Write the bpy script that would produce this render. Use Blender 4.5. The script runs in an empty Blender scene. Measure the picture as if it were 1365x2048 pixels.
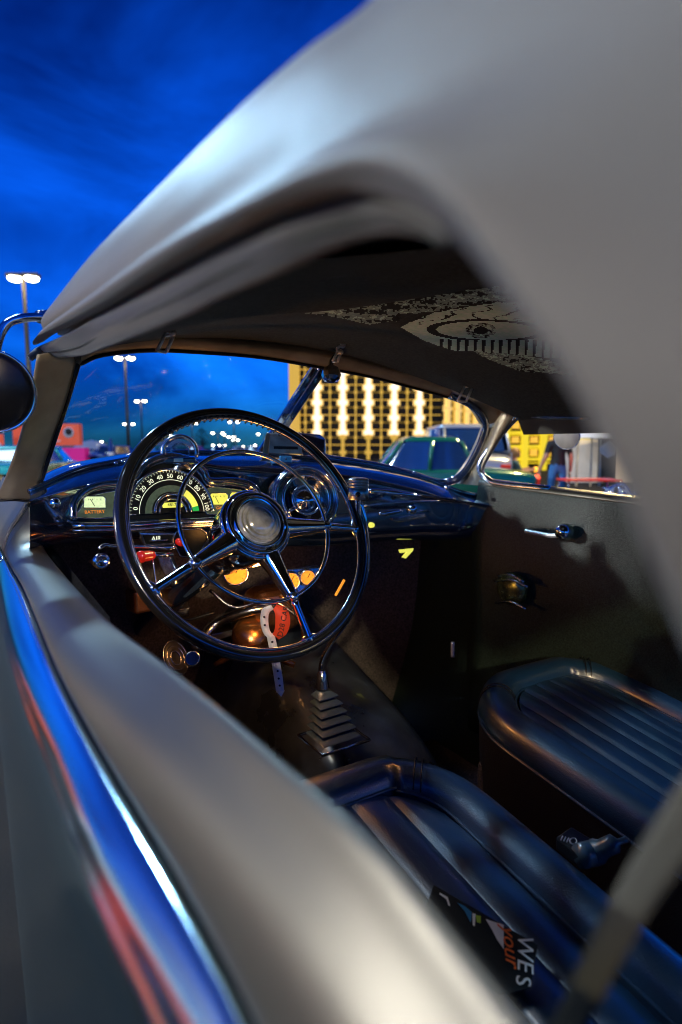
import bpy, bmesh, math, random
from mathutils import Vector, Matrix
random.seed(7)
R = math.radians
SC = bpy.context.scene
COL = SC.collection
V = Vector

# ------------------------------------------------------------------ camera
H = 1.30                      # eye height over the car park
F = 1138.0                    # focal length in photo pixels (20 mm lens, portrait frame)
YAW, PITCH = R(32.8), math.atan(129 / F)
fw = V((math.sin(YAW) * math.cos(PITCH), math.cos(YAW) * math.cos(PITCH), -math.sin(PITCH)))
rt = V((math.cos(YAW), -math.sin(YAW), 0))
up = rt.cross(fw)
EYE = V((0, 0, H))
cd = bpy.data.cameras.new('camera'); cam = bpy.data.objects.new('camera', cd); COL.objects.link(cam)
cd.sensor_fit = 'VERTICAL'; cd.sensor_height = 36; cd.lens = F / 2048 * 36
cd.clip_start = 0.01; cd.clip_end = 3000
cam.matrix_world = Matrix(((rt.x, up.x, -fw.x, 0), (rt.y, up.y, -fw.y, 0), (rt.z, up.z, -fw.z, H), (0, 0, 0, 1)))
cd.dof.use_dof = True; cd.dof.focus_distance = 1.02; cd.dof.aperture_fstop = 3.2
SC.camera = cam

# ------------------------------------------------------------------ world, sun, exposure
w = bpy.data.worlds.new('World'); SC.world = w; w.use_nodes = True
nt = w.node_tree; N = nt.nodes; L = nt.links
for n in list(N): N.remove(n)
out = N.new('ShaderNodeOutputWorld'); bg = N.new('ShaderNodeBackground')
sky = N.new('ShaderNodeTexSky'); sky.sky_type = 'NISHITA'; sky.sun_disc = False
sky.sun_elevation = R(4); sky.sun_rotation = R(215); sky.ozone_density = 6; sky.dust_density = .3
tint = N.new('ShaderNodeMix'); tint.data_type = 'RGBA'; tint.blend_type = 'MULTIPLY'; tint.inputs[0].default_value = 1
tint.inputs[7].default_value = (.034, .38, 1.16, 1)
tc = N.new('ShaderNodeTexCoord'); mp = N.new('ShaderNodeMapping'); mp.inputs['Scale'].default_value = (1.3, 1.3, 2.6)
nz = N.new('ShaderNodeTexNoise'); nz.inputs['Scale'].default_value = 1.7; nz.inputs['Detail'].default_value = 5; nz.inputs['Roughness'].default_value = .55
nz.inputs['Distortion'].default_value = .6
cr = N.new('ShaderNodeValToRGB'); cr.color_ramp.elements[0].position = .38; cr.color_ramp.elements[1].position = .68
cr.color_ramp.elements[0].color = (.40, .42, .45, 1); cr.color_ramp.elements[1].color = (3.4, 2.2, 1.75, 1)
mul = N.new('ShaderNodeMix'); mul.data_type = 'RGBA'; mul.blend_type = 'MULTIPLY'; mul.inputs[0].default_value = 1
sp = N.new('ShaderNodeSeparateXYZ'); gr = N.new('ShaderNodeValToRGB')
gr.color_ramp.elements[0].position = 0; gr.color_ramp.elements[0].color = (1, 1, 1, 1)
gr.color_ramp.elements[1].position = .75; gr.color_ramp.elements[1].color = (.5, .5, .54, 1)
mul2 = N.new('ShaderNodeMix'); mul2.data_type = 'RGBA'; mul2.blend_type = 'MULTIPLY'; mul2.inputs[0].default_value = 1
L.new(sky.outputs[0], tint.inputs[6]); L.new(tc.outputs['Generated'], mp.inputs[0]); L.new(mp.outputs[0], nz.inputs['Vector'])
L.new(nz.outputs['Fac'], cr.inputs[0]); L.new(tint.outputs[2], mul.inputs[6]); L.new(cr.outputs[0], mul.inputs[7])
L.new(tc.outputs['Generated'], sp.inputs[0]); L.new(sp.outputs['Z'], gr.inputs[0])
L.new(mul.outputs[2], mul2.inputs[6]); L.new(gr.outputs[0], mul2.inputs[7])
L.new(mul2.outputs[2], bg.inputs['Color']); L.new(bg.outputs[0], out.inputs[0])
bg.inputs['Strength'].default_value = .10

def sun_dir(elev, az): return V((math.sin(az) * math.cos(elev), math.cos(az) * math.cos(elev), math.sin(elev)))
sd = bpy.data.lights.new('sun', 'SUN'); sd.energy = .25; sd.angle = R(20); sd.color = (.50, .74, 1)
so = bpy.data.objects.new('sun', sd); COL.objects.link(so)
so.rotation_euler = sun_dir(R(62), R(-60)).to_track_quat('Z', 'Y').to_euler()
vs = SC.view_settings; vs.view_transform = 'Standard'; vs.look = 'None'; vs.gamma = 1; vs.use_curve_mapping = False; vs.exposure = 1.75
SC.cycles.use_denoising = True; SC.cycles.filter_width = 1.0
SC.cycles.max_bounces = 8; SC.cycles.glossy_bounces = 5; SC.cycles.transparent_max_bounces = 12
SC.cycles.sample_clamp_indirect = 4

# ------------------------------------------------------------------ pixel -> place helpers
def ray(u, v): return fw + rt * ((u - 682.5) / F) + up * ((1024 - v) / F)
def U(u, v, t): return EYE + ray(u, v) * t
def UX(u, v, x): r = ray(u, v); return EYE + r * (x / r.x)
def UY(u, v, y): r = ray(u, v); return EYE + r * (y / r.y)
def UZ(u, v, z): r = ray(u, v); return EYE + r * ((z - H) / r.z)
def UP(u, v, O, n): r = ray(u, v); return EYE + r * ((O - EYE).dot(n) / r.dot(n))

# ------------------------------------------------------------------ materials
MATS = {}
def mat(name, col, rough=.5, metal=0, emit=None, es=1, spec=.5, coat=0, noise=0, nscale=40, bump=0, bscale=200, trans=0, alpha=1, col2=None, ior=1.45, coatrough=.05, sheen=0):
    m = bpy.data.materials.new(name); m.use_nodes = True; t = m.node_tree; b = t.nodes['Principled BSDF']
    b.inputs['Base Color'].default_value = (*col, 1); b.inputs['Roughness'].default_value = rough
    b.inputs['Metallic'].default_value = metal; b.inputs['Specular IOR Level'].default_value = spec
    b.inputs['Coat Weight'].default_value = coat; b.inputs['Coat Roughness'].default_value = coatrough
    b.inputs['Transmission Weight'].default_value = trans; b.inputs['Alpha'].default_value = alpha; b.inputs['IOR'].default_value = ior
    b.inputs['Sheen Weight'].default_value = sheen
    if emit: b.inputs['Emission Color'].default_value = (*emit, 1); b.inputs['Emission Strength'].default_value = es * .32
    tcn = t.nodes.new('ShaderNodeTexCoord')
    if noise or col2:
        n = t.nodes.new('ShaderNodeTexNoise'); n.inputs['Scale'].default_value = nscale; n.inputs['Detail'].default_value = 6
        t.links.new(tcn.outputs['Object'], n.inputs['Vector'])
        r = t.nodes.new('ShaderNodeValToRGB'); r.color_ramp.elements[0].position = .35; r.color_ramp.elements[1].position = .68
        c2 = col2 or tuple(min(1, c * (1 + noise)) for c in col)
        c1 = col if col2 else tuple(c * (1 - noise) for c in col)
        r.color_ramp.elements[0].color = (*c1, 1); r.color_ramp.elements[1].color = (*c2, 1)
        t.links.new(n.outputs['Fac'], r.inputs[0]); t.links.new(r.outputs[0], b.inputs['Base Color'])
        rr = t.nodes.new('ShaderNodeMapRange'); rr.inputs['To Min'].default_value = max(0, rough * .8); rr.inputs['To Max'].default_value = min(1, rough * 1.25)
        t.links.new(n.outputs['Fac'], rr.inputs[0]); t.links.new(rr.outputs[0], b.inputs['Roughness'])
    if bump:
        n2 = t.nodes.new('ShaderNodeTexNoise'); n2.inputs['Scale'].default_value = bscale; n2.inputs['Detail'].default_value = 4
        t.links.new(tcn.outputs['Object'], n2.inputs['Vector'])
        bp = t.nodes.new('ShaderNodeBump'); bp.inputs['Strength'].default_value = bump; bp.inputs['Distance'].default_value = .002
        t.links.new(n2.outputs['Fac'], bp.inputs['Height']); t.links.new(bp.outputs[0], b.inputs['Normal'])
    MATS[name] = m; return m
mat('silver_canvas', (.085, .079, .067), .50, .22, noise=.10, nscale=9, bump=.25, bscale=900, sheen=.2)
mat('satin_paint', (.125, .118, .098), .38, .75, noise=.015, nscale=5, bump=.06, bscale=700)
mat('pillar_paint', (.42, .35, .24), .40, .45, noise=.15, nscale=20, bump=.1, bscale=900)
mat('gloss_side', (.66, .92, 1.0), .13, 1, bump=.04, bscale=25)  # cyan tint in the metal lifts the blue of the mirrored sky
mat('black_gloss_skyblue', (.008, .035, .10), .10, .3, coat=1, spec=1, ior=2.0); MATS['black_gloss_skyblue'].node_tree.nodes['Principled BSDF'].inputs['Coat IOR'].default_value = 2.9  # black paint with the sky's blue reflection put into its base colour
mat('wheel_black', (.014, .016, .018), .14, 0, coat=1, spec=.8, bump=.12, bscale=60, ior=1.6)
mat('chrome', (.78, .84, .9), .07, 1)
mat('chrome_worn', (.62, .66, .7), .2, 1, noise=.25, nscale=60)
mat('brushed_alloy', (.6, .58, .54), .3, 1, noise=.15, nscale=80)
mat('crystal', (.80, .78, .62), .16, .45, noise=.4, nscale=50, bump=.35, bscale=90, coat=1)
mat('leather', (.008, .048, .110), .34, 0, coat=1, coatrough=.18, spec=1, ior=1.7, bump=.35, bscale=420)  # blue in the base stands in for sky sheen on black leather
mat('vinyl_door', (.006, .014, .010), .36, 0, col2=(.026, .042, .034), nscale=260, bump=.5, bscale=500)
mat('carpet', (.035, .033, .032), .7, 0, col2=(.14, .115, .11), nscale=200, bump=1, bscale=350)
mat('floor_vinyl', (.035, .05, .07), .28, 0, noise=.6, nscale=12, bump=.9, bscale=22, spec=.9, coat=.4)  # bluish base carries the floor's blue sheen
mat('headliner', (.018, .021, .019), .85, 0, col2=(.055, .062, .056), nscale=160, bump=.5, bscale=600)
mat('vinyl_side', (.02, .02, .022), .55, 0, bump=.5, bscale=300)
mat('speaker_gauze', (.20, .24, .10), .25, .8, noise=.6, nscale=60)
mat('brown_warm_reflection', (.55, .26, .10), .22, .9, noise=.6, nscale=18)  # copper colour stands in for warm reflections under the dash
mat('latch_steel', (.8, .82, .82), .38, .7)
mat('rubber', (.01, .01, .011), .35)
mat('boot_rubber', (.05, .09, .12), .35, spec=1, coat=.5)
mat('dial_black', (.01, .012, .012), .3)
mat('dial_green', (.06, .09, .06), .3, emit=(.30, .42, .28), es=.10, noise=.3, nscale=90)
mat('dial_cream', (.3, .34, .2), .35, emit=(.75, .95, .5), es=.85, noise=.3, nscale=150)
mat('dial_yellow', (.4, .38, .05), .35, emit=(.85, .85, .12), es=.9)
mat('dial_orange', (.5, .2, .02), .35, emit=(1, .36, .03), es=.8, noise=.3, nscale=90)
mat('print_orange', (.6, .2, .02), .4, emit=(1, .3, .03), es=.5)
mat('print_white', (.75, .78, .68), .5, emit=(.8, .9, .65), es=.7)
mat('print_black', (.01, .01, .01), .5)
mat('needle_green', (.02, .4, .08), .4, emit=(.02, .6, .1), es=.4)
mat('red_plastic', (.7, .02, .01), .25, coat=.5, emit=(.8,.02,.01), es=.12)  # slight glow added to the plastic, which is no lamp
mat('band_red', (.85, .07, .02), .5, emit=(.9,.06,.02), es=.15)  # faint glow mixed into the paper so it reads as lit
mat('band_white', (.9, .9, .93), .45)
mat('white_print', (.75, .78, .8), .5)
mat('orange_print', (.85, .16, .03), .5)
mat('green_print', (.35, .55, .05), .5)
mat('blue_print', (.06, .2, .5), .5)
mat('paper_black', (.015, .02, .025), .3)
mat('paper_card', (.35, .42, .42), .5, noise=.3, nscale=40)
mat('mirror_back', (.005, .005, .006), .25)
mat('mirror_grey', (.30, .31, .30), .4, noise=.2, nscale=20)
mat('art_pale', (.20, .30, .25), .7, col2=(.45, .58, .50), nscale=120, bump=.3, bscale=500)
mat('art_light', (.55, .84, .68), .7, col2=(.78, .93, .84), nscale=120)
mat('art_dark', (.01, .013, .012), .85)
mat('asphalt', (.016, .0155, .015), .8, 0, spec=.2, noise=.3, nscale=3, bump=.5, bscale=60)
mat('paint_line', (.6, .58, .5), .6)
mat('concrete', (.32, .30, .26), .7, noise=.2, nscale=4)
mat('gold_lit', (.5, .3, .04), .6, emit=(1, .56, .07), es=.62)
mat('gold_deep', (.2, .12, .01), .6, emit=(.75, .42, .02), es=.2)
mat('fin_white', (.8, .7, .6), .6, emit=(1, .80, .58), es=1.35)
mat('fin_gold', (.6, .4, .1), .6, emit=(1, .62, .18), es=.95)
mat('yellow_lit', (.5, .4, .02), .6, emit=(.9, .66, .02), es=.72)
mat('cell_dark', (.006, .006, .004), .8)
mat('cream_wall', (.62, .55, .45), .7, emit=(.8, .68, .5), es=.22, noise=.1, nscale=2)  # light on the wall put in as a weak glow
mat('white_fascia', (.7, .72, .75), .6, emit=(.8, .85, .95), es=.25)  # glows faintly in place of light falling on the fascia
mat('pole_metal', (.12, .10, .06), .5, .6)
mat('lamp_glow', (1, 1, 1), .5, emit=(1, .86, .66), es=22)
mat('green_paint', (.006, .11, .07), .25, .2, coat=1)
mat('teal_paint', (.02, .26, .24), .25, .2, coat=1)
mat('red_paint', (.7, .03, .01), .3, 0, coat=.8, emit=(.7,.02,.005), es=.15)  # weak glow added to the paint to strengthen its red
mat('orange_paint', (.75, .12, .04), .4, emit=(.9, .10, .03), es=.28)  # paint given a glow of its own in place of light
mat('magenta_paint', (.6, .01, .22), .4, emit=(.75, .005, .22), es=.35)  # emission brightens the painted side as if lit
mat('white_paint', (.75, .75, .72), .4, coat=.5)
mat('silver_paint', (.45, .48, .52), .3, .6, coat=1)
mat('navy_paint', (.02, .05, .2), .25, coat=1)
mat('car_glass', (.01, .03, .08), .08, 0, spec=1, coat=1, ior=1.8)
mat('tyre', (.012, .012, .012), .8)
mat('skin', (.45, .22, .14), .5)
mat('shirt_black', (.012, .012, .014), .8)
mat('shirt_teal', (.03, .08, .10), .8, noise=.5, nscale=30)
mat('jeans', (.03, .13, .32), .8, noise=.2, nscale=60)
mat('hair_blond', (.38, .22, .08), .6, noise=.3, nscale=60)
mat('hair_dark', (.03, .02, .015), .6)
mat('cap_blue', (.02, .06, .2), .7)
mat('leaf', (.03, .06, .02), .7, noise=.4, nscale=3)
mat('bark', (.08, .06, .04), .9)
mat('tent', (.22, .23, .25), .8)
mat('bulb_red', (.8, .05, .02), .4, emit=(1, .08, .03), es=3)
mat('bulb_orange', (.8, .4, .02), .4, emit=(1, .4, .03), es=3)
mat('edge_grey', (.05, .053, .043), .7, bump=.4, bscale=300)
mat('blue_clip', (.05, .3, .65), .3, .4)
mg = bpy.data.materials.new('windscreen_glass'); mg.use_nodes = True
t_ = mg.node_tree; t_.nodes.remove(t_.nodes['Principled BSDF'])
o_ = t_.nodes['Material Output']; tr_ = t_.nodes.new('ShaderNodeBsdfTransparent'); gl_ = t_.nodes.new('ShaderNodeBsdfGlossy'); mx_ = t_.nodes.new('ShaderNodeMixShader')
fr_ = t_.nodes.new('ShaderNodeLayerWeight'); fr_.inputs[0].default_value = .3; gl_.inputs['Roughness'].default_value = .02; tr_.inputs[0].default_value = (.93, .97, .98, 1)
pw_ = t_.nodes.new('ShaderNodeMath'); pw_.operation = 'POWER'; pw_.inputs[1].default_value = 4; ml_ = t_.nodes.new('ShaderNodeMath'); ml_.operation = 'MULTIPLY_ADD'; ml_.inputs[1].default_value = .35; ml_.inputs[2].default_value = .03
t_.links.new(fr_.outputs['Facing'], pw_.inputs[0]); t_.links.new(pw_.outputs[0], ml_.inputs[0]); t_.links.new(ml_.outputs[0], mx_.inputs[0])
t_.links.new(tr_.outputs[0], mx_.inputs[1]); t_.links.new(gl_.outputs[0], mx_.inputs[2]); t_.links.new(mx_.outputs[0], o_.inputs[0])
MATS['glass'] = mg

# ------------------------------------------------------------------ mesh helpers
def tag(o, label=None, cat=None, group=None, kind=None):
    if label: o['label'] = label
    if cat: o['category'] = cat
    if group: o['group'] = group
    if kind: o['kind'] = kind
    return o
def empty(name, loc, label=None, cat=None, group=None, rz=0):
    o = bpy.data.objects.new(name, None); COL.objects.link(o); o.location = loc; o.rotation_euler = (0, 0, rz); o.empty_display_size = .1
    return tag(o, label, cat, group)
def link(name, me, m=None, parent=None, smooth=True):
    o = bpy.data.objects.new(name, me); COL.objects.link(o)
    if m:
        for mm in (m if isinstance(m, (list, tuple)) else [m]): me.materials.append(MATS[mm])
    if smooth:
        for p in me.polygons: p.use_smooth = True
    if parent:
        o.parent = parent
        bpy_inv(o, parent)
    return o
def wm(o):
    m = Matrix.LocRotScale(o.location, o.rotation_euler, o.scale)
    return (wm(o.parent) @ o.matrix_parent_inverse @ m) if o.parent else m
def bpy_inv(o, parent): o.matrix_parent_inverse = wm(parent).inverted()
def from_bm(name, bm, m, parent=None, smooth=False, recalc=True):
    if recalc: bmesh.ops.recalc_face_normals(bm, faces=bm.faces)
    me = bpy.data.meshes.new(name); bm.to_mesh(me); bm.free()
    return link(name, me, m, parent, smooth)
def cr_(p0, p1, p2, p3, t):
    return .5 * ((2 * p1) + (-p0 + p2) * t + (2 * p0 - 5 * p1 + 4 * p2 - p3) * t * t + (-p0 + 3 * p1 - 3 * p2 + p3) * t ** 3)
def spline(pts, k=6, closed=False):
    n = len(pts); o = []
    if closed:
        for i in range(n):
            for j in range(k): o.append(cr_(pts[i - 1], pts[i], pts[(i + 1) % n], pts[(i + 2) % n], j / k))
        return o
    for i in range(n - 1):
        a = pts[i - 1] if i else pts[0] * 2 - pts[1]
        d = pts[i + 2] if i + 2 < n else pts[-1] * 2 - pts[-2]
        for j in range(k): o.append(cr_(a, pts[i], pts[i + 1], d, j / k))
    o.append(pts[-1]); return o
def loft(name, rows, m, parent=None, ku=5, kv=4, thick=0, smooth=True, flip=False):
    """rows of control points (all the same length) -> one smooth sheet"""
    rows = [spline(r, ku) for r in rows] if ku > 1 else rows
    if kv > 1:
        cols = [spline([r[i] for r in rows], kv) for i in range(len(rows[0]))]
        rows = [[c[j] for c in cols] for j in range(len(cols[0]))]
    nu, nv = len(rows[0]), len(rows)
    vs_ = [p for r in rows for p in r]
    fs = [(j * nu + i, j * nu + i + 1, (j + 1) * nu + i + 1, (j + 1) * nu + i) for j in range(nv - 1) for i in range(nu - 1)]
    if flip: fs = [f[::-1] for f in fs]
    me = bpy.data.meshes.new(name); me.from_pydata([tuple(p) for p in vs_], [], fs); me.update()
    o = link(name, me, m, parent, smooth)
    if thick:
        md = o.modifiers.new('thickness', 'SOLIDIFY'); md.thickness = abs(thick); md.offset = -1 if thick > 0 else 1
    return o
def frames(pts, closed=False):
    n = len(pts); T = []
    for i in range(n):
        a = pts[(i - 1) % n] if (closed or i) else pts[0]; b = pts[(i + 1) % n] if (closed or i < n - 1) else pts[-1]
        T.append((b - a).normalized())
    u0 = T[0].orthogonal().normalized(); fr = []
    for i in range(n):
        u0 = (u0 - T[i] * u0.dot(T[i])).normalized(); fr.append((u0, T[i].cross(u0)))
    return fr
def add_tube(bm, pts, r, seg=10, closed=False, cap=True):
    fr = frames(pts, closed); rings = []
    for i, p in enumerate(pts):
        rr = r[i] if isinstance(r, (list, tuple)) else r
        u, v = fr[i]
        rings.append([bm.verts.new(p + (u * math.cos(a) + v * math.sin(a)) * rr) for a in [2 * math.pi * k / seg for k in range(seg)]])
    n = len(pts)
    for i in range(n if closed else n - 1):
        A, B = rings[i], rings[(i + 1) % n]
        off = 0
        if closed and i == n - 1:
            off = min(range(seg), key=lambda q: (A[0].co - B[q].co).length)
        for k in range(seg):
            bm.faces.new((A[k], A[(k + 1) % seg], B[(k + 1 + off) % seg], B[(k + off) % seg]))
    if cap and not closed:
        bm.faces.new(rings[0][::-1]); bm.faces.new(rings[-1])
def tube(name, pts, r, m, parent=None, seg=12, closed=False):
    bm = bmesh.new(); add_tube(bm, pts, r, seg, closed); return from_bm(name, bm, m, parent, True)
def basis(n, hint=V((0, 0, 1))):
    n = n.normalized(); x = hint.cross(n)
    if x.length < 1e-4: x = V((1, 0, 0)).cross(n)
    x.normalize(); return x, n.cross(x), n
def add_lathe(bm, O, n, prof, seg=32, a0=0, a1=2 * math.pi, cap=True):
    x, y, n = basis(n); full = abs(a1 - a0 - 2 * math.pi) < 1e-6; k = seg if full else seg + 1; rings = []
    for r, h in prof:
        if r < 1e-6: rings.append([bm.verts.new(O + n * h)]); continue
        rings.append([bm.verts.new(O + n * h + (x * math.cos(a) + y * math.sin(a)) * r) for a in [a0 + (a1 - a0) * i / seg for i in range(k)]])
    for A, B in zip(rings, rings[1:]):
        for i in range(seg):
            j = (i + 1) % k
            if len(A) == 1 and len(B) == 1: continue
            if len(A) == 1: bm.faces.new((A[0], B[j], B[i]))
            elif len(B) == 1: bm.faces.new((A[i], A[j], B[0]))
            else: bm.faces.new((A[i], A[j], B[j], B[i]))
def lathe(name, O, n, prof, m, parent=None, seg=32, smooth=True):
    bm = bmesh.new(); add_lathe(bm, O, n, prof, seg); o = from_bm(name, bm, m, parent, smooth)
    return o
def add_prism(bm, pts, d):
    a = [bm.verts.new(p) for p in pts]; b = [bm.verts.new(p + d) for p in pts]; n = len(pts)
    bm.faces.new(a[::-1]); bm.faces.new(b)
    for i in range(n): bm.faces.new((a[i], a[(i + 1) % n], b[(i + 1) % n], b[i]))
def prism(name, pts, d, m, parent=None, bevel=0):
    bm = bmesh.new(); add_prism(bm, pts, d)
    o = from_bm(name, bm, m, parent)
    if bevel:
        md = o.modifiers.new('bevel', 'BEVEL'); md.width = bevel; md.segments = 2; md.limit_method = 'ANGLE'
    return o
def add_box(bm, c, sx, sy, sz, rz=0):
    ca, sa = math.cos(rz), math.sin(rz)
    q = [V((c[0] + x * ca - y * sa, c[1] + x * sa + y * ca, c[2] - sz / 2)) for x, y in ((-sx / 2, -sy / 2), (sx / 2, -sy / 2), (sx / 2, sy / 2), (-sx / 2, sy / 2))]
    add_prism(bm, q, V((0, 0, sz)))
def box(name, c, sx, sy, sz, m, parent=None, rz=0, bevel=0):
    bm = bmesh.new(); add_box(bm, c, sx, sy, sz, rz); o = from_bm(name, bm, m, parent)
    if bevel:
        md = o.modifiers.new('bevel', 'BEVEL'); md.width = bevel; md.segments = 3
    return o
def add_ball(bm, c, r, sx=1, sy=1, sz=1, seg=16):
    bmesh.ops.create_uvsphere(bm, u_segments=seg, v_segments=seg // 2 + 2, radius=r, matrix=Matrix.Translation(c) @ Matrix.Diagonal((sx, sy, sz, 1)))
def text(name, s, O, xdir, ndir, size, m, parent=None, ext=.0004, shear=0):
    cu = bpy.data.curves.new(name, 'FONT'); cu.body = s; cu.size = size; cu.align_x = 'CENTER'; cu.align_y = 'CENTER'; cu.extrude = ext; cu.shear = shear
    cu.resolution_u = 3
    to = bpy.data.objects.new('tmp', cu); COL.objects.link(to)
    me = bpy.data.meshes.new_from_object(to.evaluated_get(bpy.context.evaluated_depsgraph_get()))
    bpy.data.objects.remove(to)
    x = xdir.normalized(); n = (ndir - x * ndir.dot(x)).normalized(); y = n.cross(x)
    M = Matrix(((x.x, y.x, n.x, O.x), (x.y, y.y, n.y, O.y), (x.z, y.z, n.z, O.z), (0, 0, 0, 1)))
    me.transform(M); me.name = name
    return link(name, me, m, parent, False)

# ================================================================== SETTING
def ground():
    bm = bmesh.new(); s = 900
    vs4 = [bm.verts.new(p) for p in ((-s, -s, 0), (s, -s, 0), (s, s, 0), (-s, s, 0))]; bm.faces.new(vs4)
    tag(from_bm('ground', bm, 'asphalt'), kind='structure')
    bm = bmesh.new()
    for i in range(-12, 18):
        for (y0, y1) in ((30, 35), (48, 53), (66, 71)):
            x = i * 2.8
            q = [V((x, y0, .004)), V((x + .12, y0, .004)), V((x + .12, y1, .004)), V((x, y1, .004))]
            bm.faces.new([bm.verts.new(p) for p in q])
    tag(from_bm('parking_lines', bm, 'paint_line'), kind='structure')
ground()

# ================================================================== THE CAR
car = empty('custom_car', (.7, .4, 0), 'chopped classic car in grey satin with silver fabric top and black cabin', 'car')
TAU = 2 * math.pi
def hz(x, y):            # height of the inside of the roof
    return H + .226 - .145 * ((x - .60) / .60) ** 2 - .012 * max(0, .7 - y) + .006 * math.sin(y * 21) * max(0, 1 - abs(x - .6) * 1.2)
def hit_head(u, v, off=0):
    r = ray(u, v); t = .1; prev = None
    while t < 2.2:
        p = EYE + r * t; d = p.z - (hz(p.x, p.y) - off)
        if d > 0 and t > .1:
            lo, hi = t - .01, t
            for _ in range(12):
                m_ = (lo + hi) / 2; q = EYE + r * m_
                if q.z - (hz(q.x, q.y) - off) > 0: hi = m_
                else: lo = m_
            return EYE + r * hi
        t += .01
    return EYE + r * 1.5

# ---- door outside (driver side): satin belt, groove, glossy flank
Iy = [(62, 1000, .083), (76, 1060, .0885), (100, 1110, .096), (200, 1220, .1), (350, 1335, .1), (500, 1455, .1), (620, 1555, .1), (780, 1690, .1), (900, 1810, .1), (1000, 1935, .1), (1080, 2060, .1)]
Ipt = [UX(*p) for p in Iy]
Oy = [(0, 1092, .045), (24, 1138, .056), (49, 1181, .062), (117, 1345, .071), (195, 1488, .075), (292, 1650, .075), (400, 1830, .075), (510, 2048, .075)]
Opt = [UZ(u, v, H - .19) for u, v, _ in Oy]
By = [(15, 1284, .036), (49, 1391, .043), (98, 1513, .049), (161, 1684, .053), (229, 1830, .053), (293, 1952, .053), (341, 2045, .053)]
Bpt = [UZ(u, v, H - .215) for u, v, _ in By]
def resample(pts, ys):
    """value of a curve at given Y stations, held beyond its ends"""
    P = sorted(spline(pts, 8), key=lambda p: p.y); o = []
    for y in ys:
        if y <= P[0].y: a = P[0]; o.append(V((a.x, y, a.z))); continue
        if y >= P[-1].y: a = P[-1]; o.append(V((a.x, y, a.z))); continue
        for a, b in zip(P, P[1:]):
            if a.y <= y <= b.y:
                k = (y - a.y) / max(1e-6, b.y - a.y); o.append(a.lerp(b, k)); break
    return o
ys = [-.7, -.3, -.1, 0, .06, .12, .18, .25, .33, .42, .52, .64, .78, .90, 1.0, 1.03, 1.06, 1.09, 1.12, 1.15]
I_ = resample(Ipt, ys); O_ = resample(Opt, ys); B_ = resample(Bpt, ys)
def mixr(a, b, k, dx=0, dz=0): return [p.lerp(q, k) + V((dx, 0, dz)) for p, q in zip(a, b)]
def shift(a, dx, dz): return [p + V((dx, 0, dz)) for p in a]
door = loft('driver_door', [shift(I_, .020, -.7), shift(I_, .012, -.3), shift(I_, .003, -.06), shift(I_, .000, -.02), shift(I_, -.001, -.012)], 'vinyl_door', car, 2, 2)
tag(door, 'dark vinyl inner face of the driver door')
def belt(pts_I, pts_O, nm, par): return loft(nm, [shift(pts_I, .001, -.018), shift(pts_I, .0005, -.007), shift(pts_I, -.002, -.001), shift(pts_I, -.006, .001), mixr(pts_I, pts_O, .3, -.004, .007), mixr(pts_I, pts_O, .62, -.007, .009), mixr(pts_I, pts_O, .88, -.005, .005), shift(pts_O, .000, .001), shift(pts_O, .004, -.006)], 'satin_paint', par, 2, 3, thick=.001)
belt(I_, O_, 'belt_moulding', door)
yc = [1.154, 1.25, 1.4, 1.7, 2.1]
Ic, Oc, Bc = resample(Ipt, yc), resample(Opt, yc), resample(Bpt, yc)
belt(Ic, Oc, 'cowl_side', car)
loft('shadow_groove', [shift(O_, .006, -.004), shift(O_, .006, -.009), shift(O_, -.001, -.009)], 'rubber', door, 2, 2)
def flank(O1, B1, nm, par): return loft(nm, [shift(O1, .003, -.008), shift(O1, -.001, -.005), mixr(O1, B1, .25, .0003, .0012), mixr(O1, B1, .5, -.0003, .0030), mixr(O1, B1, .8, -.0005, .0034), shift(B1, -.0005, .0010), shift(B1, -.0042, -.0055), shift(B1, -.007, -.016), shift(B1, -.009, -.03), shift(B1, -.010, -.07), shift(B1, -.009, -.25), shift(B1, .0, -.75)], 'gloss_side', par, 2, 4, thick=.0015)
flank(O_, B_, 'door_flank', door)
flank(Oc, Bc, 'wing_side', car)

# ---- A pillar with its cap, driver side
def quad_loft(name, L_, R_, m, parent, bulge=.012, th=.004, ku=6):
    mid = [(a + b) / 2 - (ray(682, 1024).normalized()) * bulge for a, b in zip(L_, R_)]
    return loft(name, [L_, mid, R_], m, parent, ku, 6, thick=th)
pl = [U(78, 712, .83), U(62, 800, .87), U(35, 900, .92), U(10, 960, .95), U(-10, 1000, .96)]
pr = [U(158, 712, .90), U(133, 800, .94), U(100, 900, .985), U(82, 960, 1.0), U(64, 1001, 1.0)]
quad_loft('windscreen_pillar', pl, pr, 'pillar_paint', car)
tube('pillar_seal', [U(161, 714, .903), U(136, 800, .945), U(103, 900, .988), U(85, 955, 1.003), U(66, 1001, 1.003)], .004, 'rubber', car)
# cowl below pillar, forward of the door
tube('door_gap', [U(-10, 1001, .955), U(30, 1000, .975), U(62, 1003, .992), U(72, 1030, .985), U(80, 1060, .96)], .0022, 'rubber', car, 8)
# second, chrome-edged inner door line just inside the sill
tube('sill_trim', [p + V((.0025, 0, -.020)) for p in I_[2:]], .0022, 'chrome_worn', door, 8)
tube('jamb_latch', [U(64, 1000, 1.0), U(78, 1028, 1.01), U(72, 1040, 1.0), U(84, 1058, 1.01)], .003, 'chrome', car, 8)

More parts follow.
